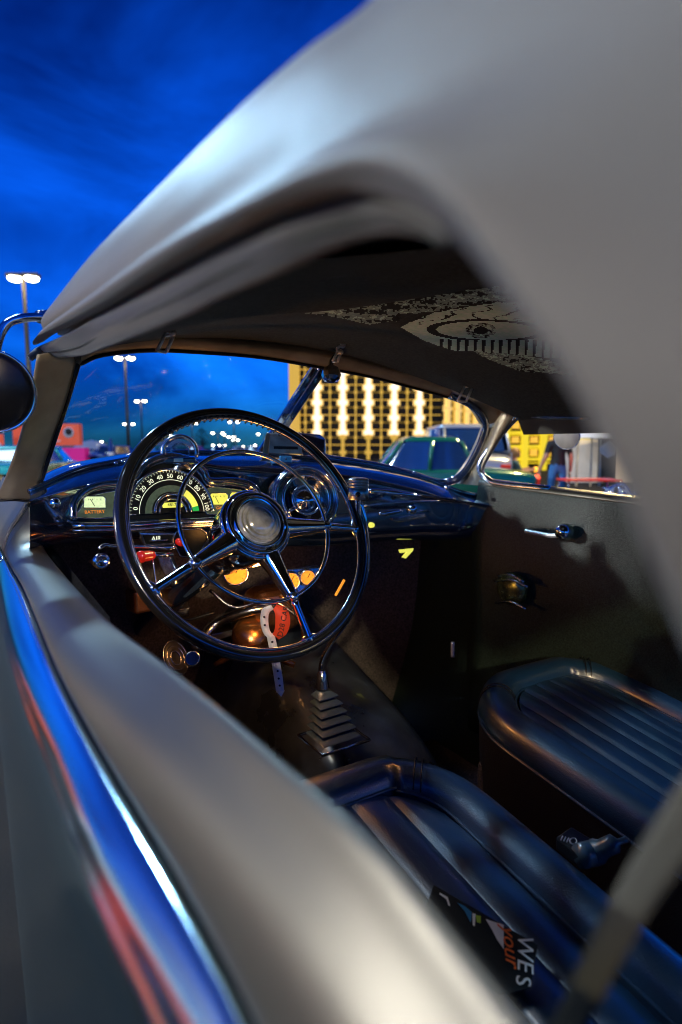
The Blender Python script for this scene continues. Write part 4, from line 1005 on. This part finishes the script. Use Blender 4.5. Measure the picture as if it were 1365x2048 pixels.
# unseen lamps added around the car to light it (one is mirrored in the door)
added_lamps = [((-3.6, 2.6), 9, 130, (1, .90, .76), 'added lamp out of view, close to the left of the car'), ((-19, 9), 7.2, 6000, (.98, .96, .92), 'added low lamp out of view, further away to the left'), ((-1.2, 10.5), 10, 1500, (.40, .70, 1), 'added blue lamp out of view ahead of the car, for sheen on the seats'), ((-9.5, -14), 8.3, 2600, (1, .78, .46), 'added warm lamp out of view behind the car'), ((13, 7), 8, 1700, (1, .74, .30), 'added warm lamp out of view to the right of the car')]
for (xy, h, en, co, lab) in added_lamps:
    loc = V((xy[0], xy[1], 0)); lamp_build(loc, h, lab, .5, True, .4, .9, 'lit car park lamps')
    ld = bpy.data.lights.new('added_lamp_light', 'POINT'); ld.energy = en; ld.color = co; ld.shadow_soft_size = .35
    lo = bpy.data.objects.new('added_lamp_light', ld); COL.objects.link(lo); lo.location = loc + V((0, 0, h - .45))

# --- the gold lattice building
gb = empty('lattice_building', place(700, 62), 'tall building wrapped in a glowing gold lattice with white light fins', 'building')
def facade(u0, t0, u1, t1, ztop, cols, fin_m, small_m, zw0, period, finw=.5, back='gold_deep', cellw=.42):
    A, B = place(u0, t0), place(u1, t1); d = (B - A); L_ = d.length; d.normalize(); n = V((d.y, -d.x, 0))
    if n.dot(EYE - A) < 0: n = -n
    rz = math.atan2(d.y, d.x)
    prism('facade_wall', [A, B, B + V((0, 0, ztop)), A + V((0, 0, ztop))], -n * .6, 'cell_dark', gb)
    for (s, kind) in cols:
        c = A + d * (L_ * s) + n * .5
        if kind == 'fin':
            bm = bmesh.new()
            add_box(bm, c + V((0, 0, zw0 + (ztop - zw0) / 2)), finw, .3, ztop - zw0, rz)
            z = zw0
            while z < ztop:
                add_box(bm, c + V((0, 0, z + .1)), finw * 2.1, .34, period * .24, rz); z += period
            from_bm('light_fin', bm, fin_m, gb)
            bm = bmesh.new(); add_box(bm, c - n * .26 + V((0, 0, zw0 + (ztop - zw0) / 2)), finw * 1.9, .1, ztop - zw0, rz)
            z = zw0
            while z < ztop: add_box(bm, c - n * .26 + V((0, 0, z + .1)), finw * 3.1, .12, period * .40, rz); z += period
            from_bm('fin_halo', bm, 'fin_gold', gb)
            bm = bmesh.new(); add_box(bm, c + V((0, 0, zw0 / 2)), finw * .8, .28, zw0 - .01, rz)
            z = period * .5
            while z < zw0 - .3: add_box(bm, c + V((0, 0, z)), finw * 1.8, .32, period * .24, rz); z += period
            from_bm('fin_foot', bm, small_m, gb)
        else:
            bm = bmesh.new(); add_box(bm, c + V((0, 0, ztop / 2)), finw * .34, .2, ztop, rz)
            z = period * .5
            while z < ztop: add_box(bm, c + V((0, 0, z)), finw * .8, .24, period * .2, rz); z += period
            from_bm('bead_column', bm, small_m, gb)
    z = period * .5; bm = bmesh.new(); k = 0
    while z < ztop:
        o = box('lattice_rail', (A + B) / 2 + n * .3 + V((0, 0, z)), L_, .12, period * .08, back, gb, rz); z += period
    z = period; 
    while z < ztop:
        box('lattice_rail', (A + B) / 2 + n * .2 + V((0, 0, z)), L_, .08, period * .06, small_m, gb, rz); z += period
    return A, B, d, n, L_
# main front: columns at photo x = 637, 687, ... on a wall 62 m away
u0, u1 = 585, 878
cols = []
for u in (636, 686, 736, 786, 835): cols.append(((u - u0) / (u1 - u0), 'fin'))
for u in (600, 613, 661, 711, 761, 811, 857): cols.append(((u - u0) / (u1 - u0), 'bead'))
facade(u0, 62, u1, 62, 22, cols, 'fin_white', 'gold_lit', zat(868, 62), 29 / F * 62, .42)
# corner pier at the left end
A = place(585, 61.4); box('corner_pier', A + rt * .35 + V((0, 0, 11)), 1.1, .8, 22, 'gold_lit', gb, ang)
# short return turning away to the right
facade(880, 62, 962, 74, 22, [(i / 9 + .05, 'fin' if i % 2 == 0 else 'bead') for i in range(9)], 'fin_gold', 'gold_lit', zat(880, 66), 29 / F * 62, .55)
# nearer wing seen through the side window: bolder yellow frames
A, B, d, n, L_ = facade(975, 34, 1188, 34, 12, [], 'yellow_lit', 'yellow_lit', 2, 27 / F * 34, .3, 'yellow_lit')
for u in (1008, 1045, 1082, 1120, 1168):
    c = place(u, 33.2); w_ = 1.05 if u == 1168 else .36
    box('yellow_post', c + V((0, 0, 6)), w_, .3, 12, 'yellow_lit', gb, ang)
for v in (838, 866, 893, 918):
    c = place(1080, 33.4); box('yellow_beam', c + V((0, 0, zat(v, 33.4))), 6.4, .2, .16, 'yellow_lit', gb, ang)
for u in (1026, 1063, 1100):
    for v in (852, 880, 905):
        c = place(u, 33.5); box('recess_panel', c + V((0, 0, zat(v, 33.5))), .42, .1, .36, 'gold_lit', gb, ang)

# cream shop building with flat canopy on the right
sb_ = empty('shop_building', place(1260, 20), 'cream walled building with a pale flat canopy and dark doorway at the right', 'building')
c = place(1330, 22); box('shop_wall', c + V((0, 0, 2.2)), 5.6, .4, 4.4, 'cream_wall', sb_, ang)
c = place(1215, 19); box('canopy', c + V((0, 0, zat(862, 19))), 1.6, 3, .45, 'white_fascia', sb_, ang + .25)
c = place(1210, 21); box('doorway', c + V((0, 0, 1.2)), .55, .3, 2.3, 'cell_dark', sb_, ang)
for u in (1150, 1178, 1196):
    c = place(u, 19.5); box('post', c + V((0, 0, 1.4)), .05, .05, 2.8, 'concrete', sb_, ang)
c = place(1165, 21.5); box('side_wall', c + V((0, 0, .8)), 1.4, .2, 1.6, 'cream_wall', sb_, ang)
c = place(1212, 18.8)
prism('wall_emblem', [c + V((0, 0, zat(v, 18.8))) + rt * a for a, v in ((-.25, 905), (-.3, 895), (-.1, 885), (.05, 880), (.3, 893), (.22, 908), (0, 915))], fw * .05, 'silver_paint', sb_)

# --- people
def person(name_label, joints, radii, edges, mats, matfn, parts, group=None):
    e = empty('person', joints[0].copy() * 1.0, name_label, 'person')
    e.location = V((joints[0].x, joints[0].y, 0))
    me = bpy.data.meshes.new('body'); me.from_pydata([tuple(j) for j in joints], edges, [])
    o = bpy.data.objects.new('body', me); COL.objects.link(o)
    md = o.modifiers.new('skin', 'SKIN'); md.use_smooth_shade = True
    for i, r_ in enumerate(radii):
        me.skin_vertices[0].data[i].radius = (r_, r_) if not isinstance(r_, tuple) else r_
    me.skin_vertices[0].data[0].use_root = True
    o.modifiers.new('sub', 'SUBSURF').levels = 2; o.modifiers['sub'].render_levels = 2
    dg = bpy.context.evaluated_depsgraph_get(); me2 = bpy.data.meshes.new_from_object(o.evaluated_get(dg))
    bpy.data.objects.remove(o)
    b = link('body', me2, None, e, True)
    me2.materials.clear()
    for m_ in mats: me2.materials.append(MATS[m_])
    for p in me2.polygons: p.material_index = matfn(p.center)
    for nm, bmf, m_ in parts:
        bm = bmesh.new(); bmf(bm); from_bm(nm, bm, m_, e, True)
    return e
def hand_fingers(bm, wrist, dirv, side):
    f_, s_ = dirv.normalized(), side.normalized()
    for k, (o_, l_) in enumerate(((-.03, .065), (-.01, .078), (.01, .074), (.03, .058))):
        b = wrist + f_ * .085 + s_ * o_
        add_tube(bm, [b - f_ * .03, b + f_ * l_ * .5, b + f_ * l_ + V((0, 0, 0)) + f_.cross(s_) * .015], [.011, .0095, .007], 6)
    add_tube(bm, [wrist + f_ * .03 + s_ * .03, wrist + f_ * .06 + s_ * .055, wrist + f_ * .10 + s_ * .06], [.013, .011, .008], 6)
fh = V((fw.x, fw.y, 0)).normalized()      # away from the viewer
# man standing with his back to us
tm = 12.0; bp_ = place(1112, tm); k = 1.70 / 1.75
def mp2(a, b, z): return bp_ + rt * a + fh * b + V((0, 0, z * k))
J = [mp2(0, 0, .95), mp2(0, 0, 1.12), mp2(0, -.01, 1.30), mp2(0, 0, 1.44), mp2(0, .01, 1.53), mp2(0, .02, 1.60), mp2(0, .02, 1.68),
     mp2(-.18, 0, 1.41), mp2(-.27, -.02, 1.14), mp2(-.33, .08, .92), mp2(-.335, .12, .83),
     mp2(.18, 0, 1.41), mp2(.26, -.02, 1.14), mp2(.29, .06, .90), mp2(.29, .08, .81),
     mp2(-.10, 0, .88), mp2(-.12, .01, .48), mp2(-.13, -.02, .08), mp2(-.14, .12, .04),
     mp2(.10, 0, .88), mp2(.12, .01, .48), mp2(.14, -.02, .08), mp2(.15, .12, .04)]
Rr = [.15, .135, .165, .12, .06, .085, .085, .085, .052, .036, .04, .085, .052, .036, .04, .10, .068, .045, .04, .10, .068, .045, .04]
E = [(0, 1), (1, 2), (2, 3), (3, 4), (4, 5), (5, 6), (3, 7), (7, 8), (8, 9), (9, 10), (3, 11), (11, 12), (12, 13), (13, 14), (0, 15), (15, 16), (16, 17), (17, 18), (0, 19), (19, 20), (20, 21), (21, 22)]
def mman(c):
    rel = c - bp_; a = abs(rel.dot(rt)); z = c.z / k
    if z > 1.49: return 0
    if z > .97 and (a < .215 or z > 1.22): return 1
    if z > .97 or (z > .70 and a > .235): return 0
    return 2 if z > .1 else 3
def man_cap(bm): add_ball(bm, mp2(0, .02, 1.70), .098, 1, 1.1, .72, 16); add_prism(bm, [mp2(-.07, .08, 1.69), mp2(.07, .08, 1.69), mp2(.05, .2, 1.67), mp2(-.05, .2, 1.67)], V((0, 0, .012)))
def man_face(bm):
    add_ball(bm, mp2(0, .115, 1.60), .016, .8, 1.2, 1.2, 8)
    for s in (-1, 1): add_ball(bm, mp2(s * .088, .02, 1.61), .024, .45, .8, 1.2, 8)
def man_print(bm): add_prism(bm, [mp2(-.07, -.157, 1.40), mp2(.07, -.157, 1.40), mp2(.07, -.16, 1.34), mp2(-.07, -.16, 1.34)], fh * .03)
person('man in a black T-shirt and blue jeans standing with his back turned, wearing a cap', J, Rr, E, ['skin', 'shirt_black', 'jeans', 'tyre'], mman,
       [('cap', man_cap, 'cap_blue'), ('ear', man_face, 'skin'), ('shirt_print', man_print, 'mirror_grey'),
        ('hand', lambda bm: hand_fingers(bm, mp2(-.335, .12, .86), V((0, 0, -1)), fh), 'skin'), ('hand', lambda bm: hand_fingers(bm, mp2(.29, .08, .84), V((0, 0, -1)), fh), 'skin')])
# woman seated, turned to the right
tw_ = 13.0; wb_ = place(1024, tw_)
def wp2(a, b, z): return wb_ + rt * a + fh * b + V((0, 0, z))
J = [wp2(-.02, 0, .52), wp2(-.02, 0, .68), wp2(0, 0, .86), wp2(.01, 0, .98), wp2(.02, 0, 1.06), wp2(.04, 0, 1.13), wp2(.05, 0, 1.20),
     wp2(.0, -.16, .96), wp2(.12, -.22, .76), wp2(.36, -.20, .80), wp2(.44, -.20, .82),
     wp2(.0, .16, .96), wp2(.14, .2, .76), wp2(.36, .18, .82), wp2(.44, .17, .84),
     wp2(.10, -.09, .53), wp2(.44, -.10, .54), wp2(.46, -.10, .10), wp2(.58, -.10, .05),
     wp2(.10, .09, .53), wp2(.44, .10, .54), wp2(.46, .10, .10), wp2(.58, .10, .05)]
Rr = [.14, .11, .125, .085, .048, .075, .08, .068, .042, .03, .034, .068, .042, .03, .034, .095, .062, .042, .036, .095, .062, .042, .036]
def mwo(c):
    rel = c - wb_; a = rel.dot(rt); z = c.z
    if z > 1.02: return 0
    if z > .60 and a < .12: return 1
    if z > .66: return 0
    return 2 if z > .12 else 3
def wo_hair(bm):
    add_ball(bm, wp2(.02, 0, 1.19), .108, 1, .95, 1.1, 16); add_ball(bm, wp2(-.07, 0, 1.07), .075, .75, .9, 1.5, 14); add_ball(bm, wp2(-.09, .01, .95), .045, .7, .8, 1.5, 12)
def wo_face(bm): add_ball(bm, wp2(.145, 0, 1.15), .014, 1.3, .8, 1.2, 8); add_ball(bm, wp2(.09, 0, 1.14), .062, .85, .9, 1.15, 12)
person('woman with long fair hair in a dark teal top sitting sideways beside the man', J, Rr, E, ['skin', 'shirt_teal', 'jeans', 'tyre'], mwo,
       [('hair', wo_hair, 'hair_blond'), ('face', wo_face, 'skin'),
        ('hand', lambda bm: hand_fingers(bm, wp2(.40, -.20, .81), rt, fh), 'skin'), ('hand', lambda bm: hand_fingers(bm, wp2(.40, .17, .83), rt, fh), 'skin')])
ch = empty('folding_chair', V((wb_.x, wb_.y, 0)), 'dark folding chair under the seated woman', 'chair')
box('seat', wb_ + rt * .08 + V((0, 0, .42)), .42, .42, .03, 'tyre', ch, ang, .01)
box('backrest', wb_ - rt * .20 + V((0, 0, .72)), .03, .40, .24, 'tyre', ch, ang, .01)
for a, b in ((-.14, -.19), (-.14, .19), (.27, -.19), (.27, .19)):
    tube('leg', [wb_ + rt * a + fh * b + V((0, 0, 0)), wb_ + rt * a + fh * b + V((0, 0, .42))], .012, 'chrome_worn', ch, 8)

# table by the people with odds and ends
tb = empty('folding_table', place(1175, 11.5), 'folding table with a dark red cloth near the standing man', 'table')
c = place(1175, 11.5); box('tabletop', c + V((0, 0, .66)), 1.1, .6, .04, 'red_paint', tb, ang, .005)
for a in (-.5, .5):
    for b in (-.25, .25): tube('leg', [c + rt * a + fh * b, c + rt * a + fh * b + V((0, 0, .65))], .015, 'chrome_worn', tb, 8)
for (u, v, t, m_, nm, lab, sz) in ((1068, 938, 16, 'bulb_orange', 'marker_light', 'glowing orange light between the woman and the man', .07), (1072, 954, 16, 'bulb_red', 'marker_light', 'glowing red light low between the woman and the man', .085), (1062, 962, 14, 'needle_green', 'bottle', 'green bottle low beside the red light', .06)):
    c = place(u, t); z = zat(v, t); e = empty(nm, c, lab, 'light' if 'light' in nm else 'bottle')
    if nm == 'bottle': lathe('bottle_glass', c + V((0, 0, z - .15)), V((0, 0, 1)), [(0, 0), (.045, 0), (.045, .14), (.02, .2), (.02, .25), (0, .25)], m_, e, 16); box('crate', c + V((0, 0, (z - .15) / 2)), .4, .3, z - .151, 'cream_wall', e)
    else:
        bm = bmesh.new(); add_ball(bm, c + V((0, 0, z)), sz); from_bm('bulb', bm, m_, e, True); tube('stand', [c, c + V((0, 0, z - sz))], .02, 'pole_metal', e, 8)

# chrome engine of the neighbouring hot rod
en = empty('open_engine', place(1232, 5.2), 'polished chrome engine top of a neighbouring car beside the passenger window', 'engine')
ec = place(1232, 5.2); ez = zat(985, 5.2)
box('engine_block', ec + V((0, 0, ez - .25)), .36, .5, .45, 'silver_paint', en, ang, .03)
for a, b in ((-.10, 0), (-.035, .03), (.035, -.02), (.10, .02)):
    lathe('intake_stack', ec + rt * a + fh * b + V((0, 0, ez - .03)), V((0, 0, 1)), [(.018, 0), (.018, .04), (.03, .07), (.034, .078), (.024, .075), (.014, .04)], 'chrome', en, 20)
for a in (-.13, .0, .12):
    bm = bmesh.new(); add_ball(bm, ec + rt * a - fh * .12 + V((0, 0, ez)), .034, 1, 1, .8, 16); from_bm('chrome_cap', bm, 'chrome', en, True)
tube('chrome_pipe', spline([ec + rt * -.16 + V((0, 0, ez - .05)), ec + rt * -.05 + V((0, 0, ez + .05)), ec + rt * .06 + V((0, 0, ez + .08)), ec + rt * .16 + V((0, 0, ez - .05))], 5), .014, 'chrome', en, 12)

# --- vehicles
def wheel_part(e, c, r_, axis):
    lathe('tyre', c, axis, [(r_ * .6, -.1), (r_ * .95, -.1), (r_, -.07), (r_, .07), (r_ * .95, .1), (r_ * .6, .1)], 'tyre', e, 24)
    lathe('rim', c, axis, [(0, .07), (r_ * .3, .09), (r_ * .58, .095), (r_ * .62, .06), (r_ * .62, -.09), (0, -.09)], 'chrome_worn', e, 20)
def vehicle(name, u, t, heading, paint, label, cat, Ln=4.6, Wd_=1.8, hb=.95, ht=1.42, cab=(-.9, 1.0), taper=.16, group=None, xy=None, fat=False, detail=True):
    loc = place(u, t) if xy is None else V((xy[0], xy[1], 0))
    e = empty(name, loc, label, cat, group)
    ca, sa = math.cos(heading), math.sin(heading); fx = V((ca, sa, 0)); sx = V((-sa, ca, 0))
    def P(x, y, z): return loc + fx * x + sx * y + V((0, 0, z))
    hw = Wd_ / 2; st = [(-Ln / 2, .5, .60), (-Ln / 2 + .12, .86, .82), (-Ln * .33, .96, .95), (cab[0], 1, 1), (cab[1], 1, 1), (Ln * .33, .97, .95), (Ln / 2 - .15, .86, .84), (Ln / 2, .6, .62)]
    rows = []
    for x, wk, hk in st:
        zt = .28 + (hb - .28) * hk; wdk = hw * wk
        rows.append([P(x, -wdk * .9, .25), P(x, -wdk, .45), P(x, -wdk, zt - .16), P(x, -wdk * .88, zt - .02), P(x, 0, zt + .03), P(x, wdk * .88, zt - .02), P(x, wdk, zt - .16), P(x, wdk, .45), P(x, wdk * .9, .25)])
    loft('body', rows, paint, e, 3, 3)
    c0, c1 = cab; dx = .45
    base = [P(c0 - .25, 0, 0)]
    def ringc(x0, x1, w_, z): return [P(x0, -w_, z), P(x0 + .1, -w_, z), P((x0 + x1) / 2, -w_ * 1.02, z), P(x1 - .1, -w_, z), P(x1, -w_ * .85, z), P(x1 + .05, 0, z), P(x1, w_ * .85, z), P(x1 - .1, w_, z), P((x0 + x1) / 2, w_ * 1.02, z), P(x0 + .1, w_, z), P(x0, w_ * .85, z), P(x0 - .05, 0, z), P(x0, -w_ * .85, z)]
    r0 = ringc(c0 - .2, c1 + .3, hw * .90, hb - .03); r1_ = ringc(c0 + .10, c1 - .12, hw * (.90 - taper), ht - .10); 
    loft('glasshouse', [r0, r1_], 'car_glass', e, 1, 1)
    r2_ = ringc(c0 + .08, c1 - .10, hw * (.91 - taper), ht - .11); r3_ = ringc(c0 + .2, c1 - .25, hw * (.80 - taper), ht - .02); r4_ = ringc((c0 + c1) / 2 - .05, (c0 + c1) / 2 + .05, .05, ht)
    loft('roof', [r2_, r3_, r4_], paint, e, 2, 3)
    for i in (0, 2, 4, 6, 8, 10):
        tube('roof_post', [r0[i] + V((0, 0, 0)), r2_[i]], .045 if fat else .03, paint, e, 8)
    for x in (-Ln * .31, Ln * .31):
        for y in (-hw + .06, hw - .06): wheel_part(e, P(x, y, .33), .33, sx * (1 if y > 0 else -1))
    if detail:
        for y in (-hw * .68, hw * .68):
            lathe('headlight', P(Ln / 2 - .05, y, hb * .68), fx, [(0, .05), (.09, .03), (.11, 0), (.11, -.08)], 'white_paint', e, 20)
            box('tail_light', P(-Ln / 2 + .03, y, hb * .7), .06, .22, .12, 'red_paint', e, heading, .01)
        for sgn, x in ((1, Ln / 2 - .02), (-1, -Ln / 2 + .02)): box('bumper', P(x, 0, .42), .12, Wd_ * .86, .14, 'chrome', e, heading, .03)
    return e
A_green = ang + R(200)
vehicle('parked_car', 846, 12, ang + math.pi, 'green_paint', 'green vintage car with thick window pillars parked in front of the gold building', 'car', 4.4, 1.8, .90, 1.53, (-.72, .62), .12, fat=True)
vehicle('parked_car', 62, 15, ang + R(100), 'teal_paint', 'teal classic car seen beside the left windscreen pillar', 'car', 4.6, 1.8, .98, 1.36, (-.8, .9))
vehicle('parked_van', 915, 14.5, ang + R(90), 'silver_paint', 'tall silver van seen in the front corner of the passenger window', 'van', 4.2, 1.75, 1.25, 1.85, (-1.5, .9), .06)
far = [(236, 40, 'navy_paint', 'dark blue car in the row beyond the windscreen, leftmost'), (300, 75, 'white_paint', 'white car far back left of the compass'), (340, 60, 'silver_paint', 'silver car far back behind the compass'), (395, 80, 'red_paint', 'red car far back right of the compass'), (440, 70, 'navy_paint', 'dark car far back under the lamps'), (480, 85, 'white_paint', 'white car far back under the lamps'), (512, 72, 'silver_paint', 'silver car far back beside the radio'), (186, 62, 'white_paint', 'white car far back beside the magenta trailer')]
for i, (u, t, pm, lab) in enumerate(far):
    vehicle('parked_car', u, t, ang + R(75 + 20 * (i % 3)), pm, lab, 'car', 4.5, 1.8, .95, 1.45, detail=False, group='cars parked far across the lot')
# row of cars to the left of the hot rod (mirrored in its door)
side = [(-4.1, 1.9, 'red_paint', 'bright red car parked to the left of the hot rod'), (-6.5, 6.0, 'white_paint', 'white car parked left and ahead of the hot rod'), (-6.0, 9.5, 'orange_paint', 'orange car parked further ahead on the left'), (-7.2, 13.5, 'silver_paint', 'silver car at the far end of the left row')]
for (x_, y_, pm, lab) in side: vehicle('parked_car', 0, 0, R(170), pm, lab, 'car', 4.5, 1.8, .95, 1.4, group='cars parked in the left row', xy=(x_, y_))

# red and magenta food trailer
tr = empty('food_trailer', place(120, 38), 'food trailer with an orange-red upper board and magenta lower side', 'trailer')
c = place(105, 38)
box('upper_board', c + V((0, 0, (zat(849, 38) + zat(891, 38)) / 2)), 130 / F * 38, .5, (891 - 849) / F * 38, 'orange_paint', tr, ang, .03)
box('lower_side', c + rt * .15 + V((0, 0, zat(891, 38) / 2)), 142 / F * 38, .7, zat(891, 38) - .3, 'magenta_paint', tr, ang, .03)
for u, v, r_, m_ in ((112, 868, .28, 'dial_yellow'), (146, 866, .34, 'white_paint'), (146, 864, .22, 'hair_dark')):
    o = place(u, 37.6 if m_ != 'hair_dark' else 37.55); lathe('board_badge', o + V((0, 0, zat(v, 37.7))), -fh, [(0, .01), (r_, .01), (r_, -.02)], m_, tr, 24)
for s_ in (-.16, .0, .16):
    o = place(112 + s_ * 60, 37.6); box('badge_stroke', o + V((0, 0, zat(882, 37.6))), .5, .03, .09, 'white_paint', tr, ang)
for a in (-1.2, 1.2): wheel_part(tr, c + rt * a + V((0, 0, .3)) - fh * .2, .3, -fh)
tube('roof_antenna', [place(140, 38) + V((0, 0, zat(849, 38))), place(140, 38) + V((0, 0, zat(844, 38)))], .05, 'tyre', tr, 6)
# orange board further left
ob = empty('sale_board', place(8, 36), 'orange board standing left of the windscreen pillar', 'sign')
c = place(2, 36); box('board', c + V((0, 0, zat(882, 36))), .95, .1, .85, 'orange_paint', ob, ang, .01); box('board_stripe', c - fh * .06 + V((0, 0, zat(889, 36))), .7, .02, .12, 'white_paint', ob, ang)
for a in (-.35, .35): box('board_leg', c + rt * a + V((0, 0, .6)), .06, .06, 1.2, 'pole_metal', ob, ang)
# white tents
for (u, t, w_, lab) in ((190, 46, 1.5, 'white rounded tent right of the magenta trailer'), (345, 150, 8, 'grey pitched tent roof behind the steering wheel rim')):
    e = empty('event_tent', place(u, t), lab, 'tent'); c = place(u, t); hgt = 1.9 if t < 100 else 2.9
    bm = bmesh.new(); n = 12
    b = [bm.verts.new(c + V((math.cos(TAU * i / n) * w_, math.sin(TAU * i / n) * w_, hgt * .62))) for i in range(n)]
    m2 = [bm.verts.new(c + V((math.cos(TAU * i / n) * w_ * .55, math.sin(TAU * i / n) * w_ * .55, hgt * .9))) for i in range(n)]
    ap = bm.verts.new(c + V((0, 0, hgt if t < 100 else hgt * 1.35)))
    for i in range(n): bm.faces.new((b[i], b[(i + 1) % n], m2[(i + 1) % n], m2[i])); bm.faces.new((m2[i], m2[(i + 1) % n], ap))
    from_bm('tent_roof', bm, 'white_paint' if t < 100 else 'tent', e, True)
    for i in range(0, n, 3): tube('tent_pole', [V((b_.x, b_.y, 0)) for b_ in [c + V((math.cos(TAU * i / n) * w_ * .95, math.sin(TAU * i / n) * w_ * .95, 0))]] + [c + V((math.cos(TAU * i / n) * w_ * .95, math.sin(TAU * i / n) * w_ * .95, hgt * .62))], .04, 'chrome_worn', e, 6)
# traffic cone like dark pylon
cn = empty('dark_pylon', place(228, 30), 'dark blue cone-shaped pylon in front of the far cars', 'pylon')
c = place(228, 30); lathe('cone', c, V((0, 0, 1)), [(.34, 0), (.34, .06), (.24, .08), (.17, .8), (.06, 1.75), (0, 1.78)], 'navy_paint', cn, 16); lathe('cone_band', c, V((0, 0, 1)), [(.17, .90), (.15, 1.06)], 'white_paint', cn, 16)
# far trees
def tree(u, t, h, w_, lab):
    e = empty('far_tree', place(u, t), lab, 'tree', 'trees on the horizon'); c = place(u, t)
    tube('trunk', [c, c + V((.2, 0, h * .35)), c + V((0, 0, h * .6))], [.5, .35, .2], 'bark', e, 8)
    bm = bmesh.new(); rr = random.Random(int(u))
    for i in range(420):
        a = rr.uniform(0, TAU); q = rr.random() ** .5; z = rr.random(); env = math.sin(math.pi * min(1, .15 + z * .85)) ** .7
        p = c + V((math.cos(a) * w_ * q * env, math.sin(a) * w_ * q * env, h * (.3 + .7 * z))); s = h * .05
        d1 = V((rr.uniform(-1, 1), rr.uniform(-1, 1), rr.uniform(-1, 1))) * s; d2 = V((rr.uniform(-1, 1), rr.uniform(-1, 1), rr.uniform(-1, 1))) * s
        bm.faces.new([bm.verts.new(p), bm.verts.new(p + d1), bm.verts.new(p + d2)])
    from_bm('crown', bm, 'leaf', e, False, False)
tree(408, 150, 6.2, 2.2, 'small dark tree standing among the far lamps')
tree(560, 260, 5, 4, 'low dark tree at the horizon beside the gold building')
tree(180, 280, 5, 5, 'low dark tree at the horizon behind the tents')
